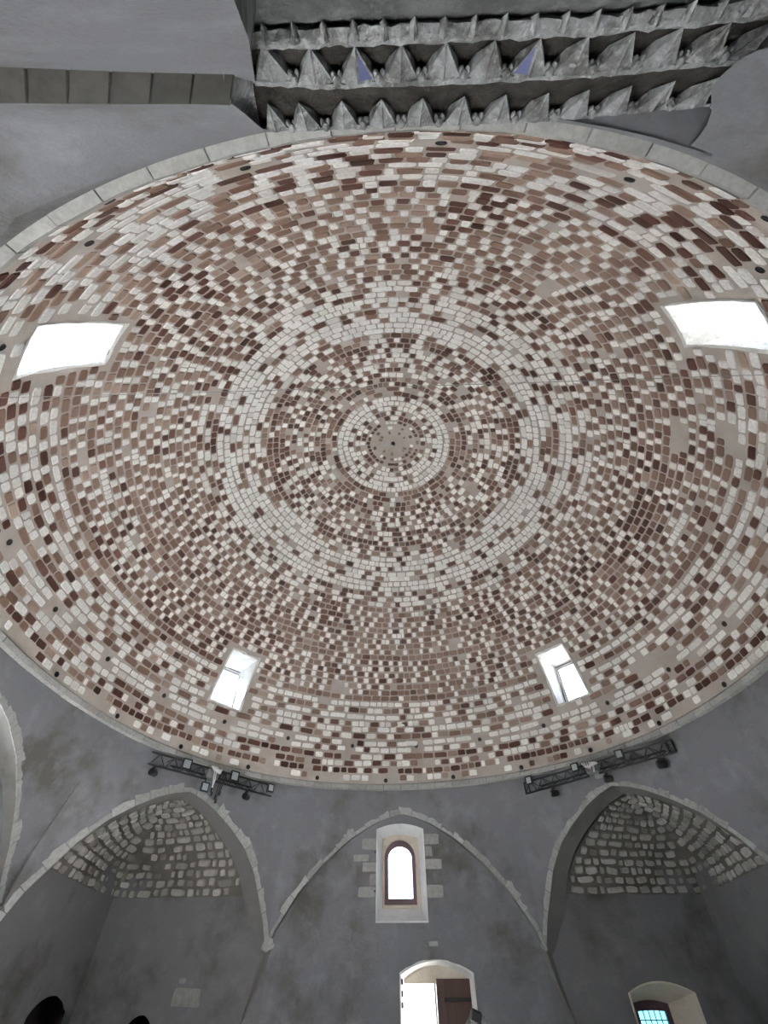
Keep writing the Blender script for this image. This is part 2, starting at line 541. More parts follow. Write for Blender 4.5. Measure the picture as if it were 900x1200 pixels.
# sounding pots: small dark clay mouths in two rings, and the hole at the crown
pot_me = None
for ring_e, a0, step in ((0.75, -3.4, 360 / 23), (7.8, 4.1, 360 / 23)):
    for i in range(23):
        a = a0 + step * i
        if in_window(a, ring_e, 1, 1): continue
        p, ta, te, nn = frame(a, ring_e)
        if pot_me is None:
            n = 12
            Vp = [(cos(2 * pi * j / n) * r_, sin(2 * pi * j / n) * r_, z_) for r_, z_ in ((.044, -.01), (.043, .010), (.035, .012), (.034, .004)) for j in range(n)]
            Fp = [(q_ * n + j, q_ * n + (j + 1) % n, (q_ + 1) * n + (j + 1) % n, (q_ + 1) * n + j) for q_ in range(3) for j in range(n)] + [tuple(range(3 * n, 4 * n))]
            pot_me = bpy.data.meshes.new('sounding_pot')
            pot_me.from_pydata(Vp, [], Fp)
            pot_me.materials.append(M_HOLE)
            pot_me.update()
        o = bpy.data.objects.new('sounding_pot', pot_me)
        C.objects.link(o)
        o.parent = ceiling
        o.matrix_local = Matrix(((ta.x, te.x, nn.x, p.x), (ta.y, te.y, nn.y, p.y), (ta.z, te.z, nn.z, p.z), (0, 0, 0, 1)))
mb = MB()
top = D(0, 90)
mb.tube([top + Vector((0, 0, .02)), top + Vector((0, 0, -.012))], [.045, .05], 12)
mb.tube([top + Vector((.0, 0, -.01)), top + Vector((.03, -.02, -.12))], [.028, .018], 8)
mb.build('crown_hole', M_HOLE, ceiling)

# ------------------------------------------------------------------ octagon under the dome
VA = 24.1                       # azimuth of the corner between a cardinal and a diagonal face
AP = {0: 5.58, 90: 5.56, 180: 5.56, 270: 5.63}
AC = 5.58
AD = AC / cos(radians(VA)) * cos(radians(45 - VA))
WALLP = {0: 5.70, 90: 5.68, 180: 5.645, 270: 5.68}
ARC_C = ([0, .3, .6, 1.1, 1.62, 2.04, 2.40, 2.495], [4.47, 4.395, 4.285, 4.0, 3.59, 3.17, 2.63, 2.35])
ARC_D = ([0, .3, .6, 1.0, 1.35, 1.65, 1.85, 2.02, 2.13, 2.182], [4.45, 4.37, 4.24, 4.0, 3.74, 3.40, 3.05, 2.75, 2.45, 2.35])
ZT = 4.925


def face_ap(c): return AP[c] if c in AP else AD


def oct_rho(az):
    az %= 360
    c = round(az / 90) * 90 % 360
    d = (az - c + 180) % 360 - 180
    if abs(d) <= VA: return AP[c] / cos(radians(d))
    c2 = 45 + 90 * int(az // 90)
    return AD / cos(radians(az - c2))


def S(az, z, off=0.0):
    top_r = R * dmod(radians(az)) + 0.06
    near = 1 - sstep(20, 32, abs((az - 180 + 180) % 360 - 180))
    t = lerp(sstep(2.7, 4.75, z), sstep(4.1, 4.9, z), near)
    r = lerp(oct_rho(az), top_r, t) - off
    if 138 < az % 360 < 180 and False: r += 0
    return Vector((r * sin(radians(az)), r * cos(radians(az)), z))


def arch_z(s, diag): return interp(abs(s), *(ARC_D if diag else ARC_C))


def face_az(c, s): return c + degrees(atan2(s, face_ap(c)))


def dirv(c): return Vector((sin(radians(c)), cos(radians(c)), 0))
def tanv(c): return Vector((cos(radians(c)), -sin(radians(c)), 0))


def spandrel(c, V, Fc, mi, arch=True, depth=0.42, smax=None, smin=None):
    """upper wall of one face of the octagon, with the soffit of its pointed arch"""
    diag = c % 90 != 0
    hw = face_ap(c) * tan(radians(45 - VA if diag else VA)) + .004
    cols = [hw * sin(pi / 2 * t) for t in np.linspace(-1, 1, 45)]
    if smin is not None: cols = [smin] + [s_ for s_ in cols if s_ > smin + .02]
    if smax is not None: cols = [s_ for s_ in cols if s_ < smax - .02] + [smax]
    rows = 14
    n = len(V)
    for s_ in cols:
        z0 = arch_z(s_, diag) if arch else 2.35
        for j in range(rows + 1): V.append(S(face_az(c, s_), lerp(z0, ZT, j / rows)))
    for i in range(len(cols) - 1):
        for j in range(rows):
            a = n + i * (rows + 1) + j
            Fc.append((a, a + rows + 1, a + rows + 2, a + 1))
            mi.append(0)
    if not arch: return
    n2 = len(V)
    steps = 2
    for i, s_ in enumerate(cols):
        p = V[n + i * (rows + 1)]
        if diag: q = p + dirv(c) * depth + Vector((0, 0, -.05)) - tanv(c) * (s_ * .02)
        else:
            d = dirv(c)
            q = p + d * (WALLP[c] + .01 - p.dot(d))
        for j in range(steps + 1): V.append(p.lerp(q, j / steps))
    for i in range(len(cols) - 1):
        for j in range(steps):
            a = n2 + i * (steps + 1) + j
            Fc.append((a, a + 1, a + steps + 2, a + steps + 1))
            mi.append(1)


def holed_plane(c, holes, V, Fc, mi, zmax=5.06, half=5.74, mat=0, dull=()):
    """flat wall with real openings; holes are outlines in (s, z)"""
    d, t = dirv(c), tanv(c)
    pts = [(-half, 0.0), (half, 0.0), (half, zmax), (-half, zmax)]
    edges = [(0, 1), (1, 2), (2, 3), (3, 0)]
    for h in holes:
        n = len(pts)
        pts += h
        edges += [(n + i, n + (i + 1) % len(h)) for i in range(len(h))]
    for a_, b_ in dull:                                # strip of duller plaster inside a corner niche
        n = len(pts)
        pts += [(a_, 0.001), (a_, zmax - .001)] if a_ != -half else []
        if len(pts) > n: edges.append((n, n + 1))
        n = len(pts)
        pts += [(b_, 0.001), (b_, zmax - .001)] if b_ != half else []
        if len(pts) > n: edges.append((n, n + 1))
    vs, _, fs, *_ = geometry.delaunay_2d_cdt([Vector(p) for p in pts], edges, [], 0, 1e-5)
    n = len(V)
    for p in vs: V.append(d * WALLP[c] + t * p.x + Vector((0, 0, p.y)))

    def inside(p, h):
        r_ = False
        for i in range(len(h)):
            (x0, y0), (x1, y1) = h[i], h[(i + 1) % len(h)]
            if (y0 > p[1]) != (y1 > p[1]) and p[0] < (x1 - x0) * (p[1] - y0) / (y1 - y0) + x0: r_ = not r_
        return r_
    for f_ in fs:
        cx = sum(vs[i].x for i in f_) / 3
        cz = sum(vs[i].y for i in f_) / 3
        if any(inside((cx, cz), h) for h in holes): continue
        Fc.append(tuple(n + i for i in f_))
        mi.append(2 if any(a_ < cx < b_ for a_, b_ in dull) else mat)


def arch_outline(x0, x1, z0, zs, za, n=12, round_=False):
    """opening outline: straight jambs to zs, then an arch up to za"""
    pts = [(x0, z0), (x1, z0)]
    m_ = (x0 + x1) / 2
    hw = (x1 - x0) / 2
    rise = za - zs
    for i in range(n + 1):
        t = i / n
        if round_: pts.append((m_ + hw * cos(pi * t), zs + rise * sin(pi * t)))
        else:
            x = m_ + hw * (1 - 2 * t)
            pts.append((x, zs + rise * (1 - ((x - m_) / hw) ** 2)))
    return pts


H_WIN1 = arch_outline(-0.515, 0.435, 2.77, 4.19, 4.275)
H_DOOR = arch_outline(-0.09, 1.165, 0.02, 2.08, 2.25)
H_WIN2 = arch_outline(3.80, 4.87, 0.95, 1.86, 1.975)
ADDED_E = [arch_outline(a_, a_ + 1.0, 0.8, 2.0, 2.15) for a_ in (-1.4, 0.7, 2.8)]
ADDED_W = [arch_outline(-1.25, 0.30, 2.45, 3.72, 3.9), arch_outline(-3.9, -2.9, 0.8, 1.75, 1.9)]  # added openings; the broad high one is sized to carry sun onto the floor
ADDED_S = [arch_outline(a_, a_ + 1.0, 0.8, 1.75, 1.9) for a_ in (-4.1, 3.1)]
NICHE_S = [(-1.75, 0.02), (0.30, 0.02), (0.30, 2.5), (0.37, 2.95), (0.45, 3.42), (0.56, 3.95), (0.665, 4.45), (0.68, 4.62), (-1.75, 4.62)]   # on the south wall s runs from east to west


def wall_obj(name, label, c, holes, dull, **k):
    V, Fc, mi = [], [], []
    holed_plane(c, holes, V, Fc, mi, dull=dull)
    spandrel(c, V, Fc, mi, **k)
    o = mesh(name, V, Fc, [M_WALL, M_SOFFIT, M_NICHE], mi=mi)
    for p in o.data.polygons: p.use_smooth = False
    return tag(o, label, 'wall', kind='structure')


wall_n = wall_obj('wall_north', 'far plastered wall with a pointed blind arch, arched window and doorway', 0, [H_WIN1, H_DOOR, H_WIN2], [(-5.74, -2.47), (2.47, 5.74)])
wall_e = wall_obj('wall_east', 'right hand plastered wall with a blind arch, beyond the frame', 90, ADDED_E, [(-5.74, -2.47)])
wall_w = wall_obj('wall_west', 'left hand plastered wall whose arch rim shows at the left edge', 270, ADDED_W, [(2.47, 5.74)])


def spandrel_s():
    V, Fc, mi = [], [], []
    holed_plane(180, [NICHE_S] + ADDED_S, V, Fc, mi)
    # west of the hood the arch is open; above and east of the hood the face is closed
    spandrel(180, V, Fc, mi, smin=0.735)

    def sheet(fx0, x1, zlo, fy, nc, rows=14):
        n = len(V)
        for i in range(nc + 1):
            for j in range(rows + 1):
                z = lerp(zlo, ZT, j / rows)
                x = lerp(fx0(z), x1, i / nc)
                V.append(Vector((x, fy(x, z), z)))
        for i in range(nc):
            for j in range(rows):
                a = n + i * (rows + 1) + j
                Fc.append((a, a + 1, a + rows + 2, a + rows + 1))
                mi.append(0)
    def sp(x, z):                                      # the point of the drum above a given x
        az = 180 - degrees(math.asin(x / 5.54))
        for _ in range(6):
            p = S(az, z)
            az = 180 - degrees(math.asin(max(-.9, min(.9, x / math.hypot(p.x, p.y)))))
        return S(az, z)
    sheet(lambda z: -.72, 1.75, 4.79, lambda x, z: sp(x, z).y, 30, 4)
    sheet(lambda z: 1.66 - .27 * max(0, min(.3, 4.76 - z)) - .10 * sstep(4.62, 4.45, z), 2.52, 2.2, lambda x, z: lerp(sp(x, max(z, 4.72)).y - .42 * max(0, min(.36, 4.82 - z)), -5.655, sstep(4.6, 4.2, z)), 12, 30)
    n = len(V)                                        # plaster between the ring and the front edge of the hood
    for i in range(25):
        x = lerp(-.74, 1.80, i / 24)
        V += [sp(x, 4.80), Vector((x, -5.475 - .035 * sstep(.7, 1.7, x), 4.812))]
    for i in range(24):
        Fc.append((n + 2 * i, n + 2 * i + 1, n + 2 * i + 3, n + 2 * i + 2))
        mi.append(0)
    n = len(V)                                        # back and sides of the mihrab recess
    V += [Vector(p) for p in ((-.85, -5.66, 0), (1.85, -5.66, 0), (1.85, -6.3, 0), (-.85, -6.3, 0), (-.85, -5.66, 5.03), (1.85, -5.66, 5.03), (1.85, -6.3, 5.03), (-.85, -6.3, 5.03))]
    for f_ in ((0, 3, 7, 4), (1, 5, 6, 2), (2, 6, 7, 3), (4, 7, 6, 5), (0, 1, 2, 3)):
        Fc.append(tuple(n + i for i in f_))
        mi.append(0)
    o = mesh('wall_south', V, Fc, [M_WALL, M_SOFFIT], mi=mi)
    return tag(o, 'plastered wall overhead behind the carved hood, with an arch soffit band', 'wall', kind='structure')


wall_s = spandrel_s()

# ------------------------------------------------------------------ corner squinches
D0 = AD + 0.40
DC = 5.70 * sqrt(2) - 0.03
ZV0, ZV1 = 3.12, 4.385


def back_s(z):    # half opening of the squinch at its back edge, by height
    Z = [v - .05 for v in ARC_D[1]][::-1]
    return interp(z, Z, [v * .98 for v in ARC_D[0]][::-1])


def vault(c, u, ph, off=0.0):
    def raw(u, ph):
        z = ZV0 + (ZV1 - ZV0) * sin(ph)
        Dm = D0 + (DC - D0) * cos(ph)
        se = back_s(z)
        ep = .04 + .75 * sin(ph) ** 1.3
        g = (sqrt(u * u + ep * ep) - ep) / (sqrt(1 + ep * ep) - ep)
        return tanv(c) * (se * u) + dirv(c) * (Dm - (Dm - D0) * g) + Vector((0, 0, z))
    p = raw(u, ph)
    du = raw(min(u + .01, 1), ph) - raw(max(u - .01, -1), ph)
    dp = raw(u, min(ph + .01, pi / 2 - .001)) - raw(u, max(ph - .01, 0))
    du = du.normalized() if du.length > 1e-6 else tanv(c)
    nn = du.cross(dp)
    nn = nn.normalized() if nn.length > 1e-9 else Vector((0, 0, -1))
    if nn.dot(Vector((0, 0, 2.0)) - p) < 0: nn = -nn
    return p + nn * off, du, nn


def squinch(name, label, c, stones):
    V, Fc, mi = [], [], []
    spandrel(c, V, Fc, mi, depth=0.42)
    n = len(V)
    nu, nph = 36, 14
    for j in range(nph + 1):
        for i in range(nu + 1): V.append(vault(c, -1 + 2 * i / nu, pi / 2 * .999 * j / nph)[0])
    for j in range(nph):
        for i in range(nu):
            a = n + j * (nu + 1) + i
            Fc.append((a, a + 1, a + nu + 2, a + nu + 1))
            mi.append(2)
    o = mesh(name, V, Fc, [M_WALL, M_SOFFIT, M_VMORT], mi=mi)
    tag(o, label, 'wall', kind='structure')
    if stones:
        rows = 14
        for j in range(rows):
            f0, f1 = pi / 2 * .985 * j / rows, pi / 2 * .985 * (j + 1) / rows
            fm = (f0 + f1) / 2
            us = np.linspace(-1, 1, 41)
            P = [vault(c, u, fm)[0] for u in us]
            cum = np.concatenate([[0], np.cumsum([(P[i + 1] - P[i]).length for i in range(40)])])
            L = cum[-1]
            x = random.uniform(0, .05)
            while x < L - .05:
                wd = random.uniform(.12, .27) if random.random() < .85 else random.uniform(.27, .4)
                wd = min(wd, L - x)
                if wd < .07: break
                u = float(np.interp(x + wd / 2, cum, us))
                x += wd
                if random.random() < .05: continue
                p, du, nn = vault(c, u, fm)
                hgt = (vault(c, u, f1)[0] - vault(c, u, f0)[0]).length
                te = nn.cross(du).normalized()
                rot = random.uniform(-.12, .12)
                ta, te = du * cos(rot) + te * sin(rot), te * cos(rot) - du * sin(rot)
                it = ('v', p + te * random.uniform(-.012, .012), ta, te, nn, (wd - random.uniform(.03, .055)) / 2, max(.03, hgt - random.uniform(.022, .045)) / 2, random.uniform(.02, .045),
                      min(1, max(.01, random.gauss(.55, .27))), random.randrange(len(RV)), 0)
                single('rubble_stone', it, o, VM)
    return o


sq_nw = squinch('wall_northwest', 'left far corner squinch with a rubble stone vault under a pointed arch', 315, True)
sq_ne = squinch('wall_northeast', 'right far corner squinch with a rubble stone vault above a small window', 45, True)
sq_sw = squinch('wall_southwest', 'near left corner of the octagon, only its upper plaster showing', 225, False)
sq_se = squinch('wall_southeast', 'near right corner of the octagon, only its upper plaster showing', 135, False)

# tails of the piers between the arches
def pier_tail(c, sgn, parent):
    d, t = dirv(c), tanv(c) * sgn
    wp = WALLP[c]
    b = [d * (AP[c] - .002) + t * 2.495, d * (wp + .01) + t * 2.43, d * (wp + .05) + t * 2.66]
    rings = []
    for k, (dz, f_) in enumerate(((2.40, 0), (2.2, .12), (1.9, .35), (1.6, .66), (1.38, 1.0))):
        tip = d * (wp + .005) + t * 2.86
        rings.append([p.lerp(tip, f_) + Vector((0, 0, dz)) for p in b])
    V = [p for r_ in rings for p in r_]
    Fc = []
    for k in range(4):
        for j in range(3): Fc.append((k * 3 + j, k * 3 + (j + 1) % 3, k * 3 + 3 + (j + 1) % 3, k * 3 + 3 + j))
    mesh('pier_tail', V, Fc, M_SOFFIT, parent)


pier_tail(0, 1, wall_n)
pier_tail(0, -1, wall_n)
pier_tail(270, 1, wall_w)
pier_tail(90, -1, wall_e)


# rims of rough pale stones along the arches, each stone its own piece
def rim(c, parent, s_from=-1, s_to=1, w0=.06, w1=.13, length=.30, proud=.014, tone=(.2, .9)):
    diag = c % 90 != 0
    X, Y = ARC_D if diag else ARC_C
    ss = np.linspace(X[-1] * s_from, X[-1] * s_to, 160)
    pts = [(s_, arch_z(s_, diag)) for s_ in ss]
    cum = np.concatenate([[0], np.cumsum([math.dist(pts[i], pts[i + 1]) for i in range(159)])])
    x = 0
    while x < cum[-1] - .06:
        ln = random.uniform(.6, 1.3) * length
        x1 = min(x + ln, cum[-1])
        wid = random.uniform(w0, w1)
        V = []
        m_ = 4
        for i in range(m_ + 1):
            q = lerp(x + .006, x1 - .006, i / m_)
            s_ = float(np.interp(q, cum, ss))
            z_ = arch_z(s_, diag)
            s2 = float(np.interp(q + .02, cum, ss))
            if abs(s2 - s_) < 1e-6: s2 = s_ + .001
            tx, tz = s2 - s_, arch_z(s2, diag) - z_
            ln_ = math.hypot(tx, tz)
            nx, nz = -tz / ln_, tx / ln_
            if nz < 0: nx, nz = -nx, -nz
            wi = wid * random.uniform(.8, 1.15)
            for wv, of in ((.0, -.02), (.0, proud), (wi, proud * .7), (wi + .004, -.02)):
                sx, zx = s_ + nx * wv, z_ + nz * wv
                lim = X[-1] - .004
                V.append(S(face_az(c, max(-lim - .2, min(lim + .2, sx))), min(zx, 4.9), of))
        Fc = [(i * 4 + j, i * 4 + j + 1, i * 4 + j + 5, i * 4 + j + 4) for i in range(m_) for j in range(3)]
        Fc += [(0, 1, 2, 3), (m_ * 4 + 3, m_ * 4 + 2, m_ * 4 + 1, m_ * 4)]
        o = mesh('arch_stone', V, Fc, M_RIM, parent)
        o['tone'] = random.uniform(*tone)
        x = x1


rim(0, wall_n, w0=.05, w1=.15)
rim(315, sq_nw, w0=.08, w1=.17)
rim(45, sq_ne, w0=.06, w1=.12, tone=(.05, .5))
rim(270, wall_w, tone=(.1, .5))
rim(90, wall_e)

# voussoirs on the soffit of the south arch (the dark band overhead at the left)
X, Y = ARC_C
ss = np.linspace(.74, 2.45, 120)
pp = [(s_, arch_z(s_, False)) for s_ in ss]
cum = np.concatenate([[0], np.cumsum([math.dist(pp[i], pp[i + 1]) for i in range(119)])])
x = 0
while x < cum[-1] - .05:
    x1 = min(x + random.uniform(.11, .17), cum[-1])
    V = []
    for q in (x + .006, (x + x1) / 2, x1 - .006):
        s_ = float(np.interp(q, cum, ss))
        z_ = arch_z(s_, False)
        yf = S(face_az(180, s_), z_).y
        xx = -s_ * abs(yf) / 5.541 if False else S(face_az(180, s_), z_).x
        for y_, dz in ((yf + .004, .02), (yf + .004, -.010), (-5.648, -.010), (-5.648, .02)): V.append((xx + (.045 if y_ < -5.6 else 0), y_, z_ + dz))
    o = mesh('arch_stone', V, [(i * 4 + j, i * 4 + j + 1, i * 4 + j + 5, i * 4 + j + 4) for i in range(2) for j in range(3)] + [(0, 1, 2, 3), (11, 10, 9, 8)], M_BAND, wall_s)
    o['tone'] = random.uniform(.05, .8)
    x = x1

# pale stones left bare around the far window, over the door and in the left niche
for x0, x1, z0, z1, tn in ((-.82, -.53, 3.86, 4.04, .3), (-.99, -.69, 3.67, 3.77, .4), (-.81, -.53, 3.50, 3.64, .45), (-.87, -.55, 3.12, 3.26, .4), (.45, .75, 3.94, 4.11, .4), (.45, .78, 3.53, 3.69, .6),
                           (.44, .76, 3.10, 3.29, .45), (.45, .60, 2.44, 2.50, .6), (-4.02, -3.56, 1.72, 1.93, .05), (-3.98, -3.86, 1.99, 2.05, .05), (-.66, -.53, 3.30, 3.46, .2), (.46, .60, 3.74, 3.90, .2)):
    vv, ff = RV[random.randrange(10)]
    it = ('q', Vector(((x0 + x1) / 2, 5.70, (z0 + z1) / 2)), Vector((1, 0, 0)), Vector((0, 0, 1)), Vector((0, -1, 0)), (x1 - x0) / 2 * 1.05, (z1 - z0) / 2 * 1.05, .008, tn, 0, 0)
    me = bpy.data.meshes.new('stone')
    me.from_pydata(piece_variant(random.randrange(999), .14, .08, .96)[0], [], ff)
    me.materials.append(M_RIM)
    single('stone', it, wall_n, [me])

# ------------------------------------------------------------------ cornice ring
V, Fc = [], []
prof = lambda rm: ((rm + .02, ZS + .01), (rm + .012, ZS - .012), (rm + .016, 4.945), (rm + .09, 4.935), (rm + .09, ZS + .01))
nr = 180
for i in range(nr):
    a = 2 * pi * i / nr
    for r_, z_ in prof(R * dmod(a)): V.append((r_ * sin(a), r_ * cos(a), z_))
for i in range(nr):
    for j in range(5): Fc.append((i * 5 + j, i * 5 + (j + 1) % 5, ((i + 1) % nr) * 5 + (j + 1) % 5, ((i + 1) % nr) * 5 + j))
n0 = len(V)                                             # slab added outside the dome to keep sky and sun from leaking in
for i in range(nr):
    a = 2 * pi * i / nr
    q = 7.2 / max(abs(sin(a)), abs(cos(a)))
    V += [((R * dmod(a) - .010) * sin(a), (R * dmod(a) - .010) * cos(a), ZS + .005), (q * sin(a), q * cos(a), ZS + .012)]
for i in range(nr): Fc.append((n0 + 2 * i, n0 + 2 * i + 1, n0 + 2 * ((i + 1) % nr) + 1, n0 + 2 * ((i + 1) % nr)))
cornice = mesh('trim_1', V, Fc, M_SOFFIT)
tag(cornice, 'pale stone ring moulding at the foot of the dome', 'cornice', kind='structure')
ncs = 92
for i in range(ncs):
    V = []
    j0 = random.uniform(-.003, .006)
    for q in range(4):
        a = 2 * pi * (i + .012 + (.976) * q / 3) / ncs
        rm = R * dmod(a)
        jt = random.uniform(-.004, .004)
        for r_, z_ in ((rm + .008, ZS - .004), (rm - .012 + j0 + jt, ZS - .012), (rm - .006 + j0 + jt, 4.935 + j0), (rm + .07, 4.917 + j0), (rm + .075, 4.94)): V.append((r_ * sin(a), r_ * cos(a), z_))
    Fc = [(k * 5 + j, k * 5 + j + 1, k * 5 + j + 6, k * 5 + j + 5) for k in range(3) for j in range(4)] + [(0, 1, 2, 3, 4), (19, 18, 17, 16, 15)]
    o = mesh('cornice_stone', V, Fc, M_CORNICE, cornice)
    o['tone'] = random.uniform(.1, .9)

# ------------------------------------------------------------------ floor
fl = mesh('floor', [(-5.75, -5.75, 0), (5.75, -5.75, 0), (5.75, 5.75, 0), (-5.75, 5.75, 0)], [(0, 1, 2, 3)], M_FLOOR)
tag(fl, 'pale stone paved floor below the frame', 'floor', kind='structure')


# ------------------------------------------------------------------ openings
def reveal(c, outer, inner, y0, y1, name, mat, ragged=0.0, steps=4):
    """the sloping sides between an outline on the wall face and a smaller outline deeper in"""
    d, t = dirv(c), tanv(c)
    n = len(outer)
    V, Fc = [], []
    # refine outlines so the plaster edge can be a little uneven
    def refine(h, m_=4):
        out = []
        for i in range(len(h)):
            for k in range(m_):
                a, b = h[i], h[(i + 1) % len(h)]
                out.append((lerp(a[0], b[0], k / m_), lerp(a[1], b[1], k / m_)))
        return out
    O, I = refine(outer), refine(inner)
    n = len(O)
    for k in range(steps + 1):
        for i in range(n):
            f_ = k / steps
            jt = ragged * (1 if k in (1, 2, 3) else .0)
            V.append(d * (lerp(y0, y1, f_)) + t * (lerp(O[i][0], I[i][0], f_) + random.uniform(-jt, jt)) + Vector((0, 0, lerp(O[i][1], I[i][1], f_) + random.uniform(-jt, jt))))
    for k in range(steps):
        for i in range(n): Fc.append((k * n + i, k * n + (i + 1) % n, (k + 1) * n + (i + 1) % n, (k + 1) * n + i))
    return mesh(name, V, Fc, mat)


def ring_plate(c, outer, inner, y, thick, name, mat, parent):
    """flat frame between two outlines of equal vertex count, with thickness"""
    d, t = dirv(c), tanv(c)
    n = len(outer)
    V = [d * yy + t * p[0] + Vector((0, 0, p[1])) for yy in (y, y + thick) for h in (outer, inner) for p in h]
    Fc = []
    for i in range(n):
        j = (i + 1) % n
        Fc += [(i, j, n + j, n + i), (2 * n + i, 3 * n + i, 3 * n + j, 2 * n + j), (n + i, n + j, 3 * n + j, 3 * n + i), (i, 2 * n + i, 2 * n + j, j)]
    return mesh(name, V, Fc, mat, parent)


def pane(c, outline, y, name, mat, parent):
    d, t = dirv(c), tanv(c)
    n = len(outline)
    V = [d * yy + t * p[0] + Vector((0, 0, p[1])) for yy in (y, y + .006) for p in outline]
    return mesh(name, V, [tuple(range(n)), tuple(range(n, 2 * n))[::-1]] + [(i, (i + 1) % n, n + (i + 1) % n, n + i) for i in range(n)], mat, parent)


# window_1: arched window high in the far wall
I1 = arch_outline(-.415, .335, 2.985, 4.10, 4.165)
win1 = reveal(0, H_WIN1, I1, 5.69, 5.99, 'window_1', M_DAYLIT, .004)
tag(win1, 'arched window with white splayed reveal high in the far wall', 'window', kind='structure')
rim_o = arch_outline(-.535, .455, 2.75, 4.20, 4.295)
ring_plate(0, rim_o, H_WIN1, 5.685, .02, 'plaster_border', M_DAYLIT, win1)
FO = arch_outline(-.375, .265, 3.03, 3.76, 4.065, 12, True)
GO = arch_outline(-.295, .190, 3.125, 3.76, 3.955, 12, True)
pts_o = arch_outline(-.44, .36, 2.965, 4.09, 4.19, 12)
ring_plate(0, pts_o, FO, 5.985, .02, 'back_plaster', M_CREAM, win1)
ring_plate(0, FO, GO, 5.955, .06, 'window_frame', M_FRAME, win1)
pane(0, GO, 5.99, 'pane', M_GLASS, win1)
mb = MB()
mb.box((-.055, 5.975, 3.015), (.66, .07, .03), bev=.006)
mb.build('window_sill', M_CREAM, win1)
for xx in (-.16, -.05, .06):
    MB().tube([(xx, 6.03, 3.12), (xx, 6.03, 3.96)], .0035, 6).build('grille_bar', M_IRON, win1)
for i in range(6):
    zz = 3.20 + .11 * i
    MB().tube([(-.295, 6.036, zz), (.19, 6.036, zz)], .0035, 6).build('grille_bar', M_IRON, win1)
    for xx in (-.16, -.05, .06): MB().box((xx, 6.033, zz), (.022, .02, .022), bev=.004).build('grille_knot', M_IRON, win1)
for zz in (3.81, 3.20): MB().tube([(-.555, 5.70, zz), (-.56, 5.672, zz)], .018, 8).build('iron_pin', M_IRON, win1)
portal('sky_portal', (-.05, 6.08, 3.54), (0, -1, 0), .5, .85)

# door_1
I_D = arch_outline(-.03, 1.115, 0.02, 2.05, 2.215)
door = reveal(0, H_DOOR, I_D, 5.69, 6.0, 'door_1', M_WHITE, .006)
tag(door, 'doorway with broken white plaster edge and one brown leaf shut in the far wall', 'door', kind='structure')
edge_o = [(x + random.uniform(-.008, .008) + (-.022 if x < .3 else .03 if x > 1.1 else 0), z + (.022 + random.uniform(-.008, .012) if z > 1 else -.01)) for x, z in H_DOOR]
ring_plate(0, edge_o, H_DOOR, 5.687, .02, 'plaster_edge', M_WHITE, door)
# tympanum over the leaves
top_arc = [p for p in arch_outline(-.05, 1.135, 0.02, 2.05, 2.235)][2:]
V = [Vector((x, 6.0, z)) for x, z in top_arc] + [Vector((-.05, 6.0, 1.99)), Vector((1.135, 6.0, 1.99))]
n = len(V)
V += [v + Vector((0, .18, 0)) for v in V]
order = list(range(len(top_arc))) + [n - 2, n - 1]
mesh('tympanum', V, [tuple(order), tuple(i + n for i in order)[::-1]] + [(order[i], order[(i + 1) % n], order[(i + 1) % n] + n, order[i] + n) for i in range(n)], M_CREAM, door)
leaf = MB().box((.835, 5.955, 1.03), (.60, .045, 2.03), bev=.004).build('door_leaf', M_WOOD, door)
for i in range(4): MB().box((.61 + .15 * i, 5.93, 1.03), (.142, .012, 2.02), bev=.003).build('plank', M_WOOD, leaf)
MB().box((.895, 5.917, 1.795), (.47, .014, .05), bev=.004).build('hinge_strap', M_IRON, leaf)
MB().box((.895, 5.917, .45), (.47, .014, .05), bev=.004).build('hinge_strap', M_IRON, leaf)
leaf2 = MB().box((-.055, 6.30, .99), (.045, .56, 1.96), bev=.004).build('door_leaf', M_WOOD, door)
MB().box((-.0275, 6.30, 1.7), (.014, .4, .05), bev=.003).build('hinge_strap', M_IRON, leaf2)
MB().box((.515, 6.0, 1.0), (.035, .06, 1.98), bev=.004).build('door_post', M_CREAM, door)
for zz in (2.0, 1.86, 1.73): MB().box((-.066, 5.70, zz), (.03, .05, .07), bev=.006).build('hinge_block', M_IRON, door)
portal('sky_portal', (.25, 6.25, 1.0), (0, -1, 0), .55, 1.96)

# window_2: low window in the right corner niche
I2 = arch_outline(3.93, 4.53, 1.15, 1.74, 1.78)
win2 = reveal(0, H_WIN2, I2, 5.69, 6.16, 'window_2', M_CREAM, .004)
tag(win2, 'small barred window with deep pale reveal in the right corner niche', 'window', kind='structure')
ring_plate(0, arch_outline(3.77, 4.90, .93, 1.865, 2.0), H_WIN2, 5.688, .02, 'plaster_border', M_CREAM, win2)
f_o = arch_outline(3.90, 4.56, 1.12, 1.77, 1.82)
f_i = arch_outline(4.0, 4.47, 1.22, 1.66, 1.67)
ring_plate(0, f_o, f_i, 6.13, .06, 'window_frame', M_FRAME, win2)
pane(0, f_i, 6.17, 'pane', M_CYAN, win2)
for i in range(4): MB().box((4.094 + .094 * i, 6.16, 1.44), (.012, .014, .46)).build('glazing_bar', M_IRON, win2)
for i in range(3): MB().box((4.235, 6.158, 1.33 + .115 * i + .0), (.47, .014, .012)).build('glazing_bar', M_IRON, win2)
portal('sky_portal', (4.235, 6.24, 1.44), (0, -1, 0), .47, .46)

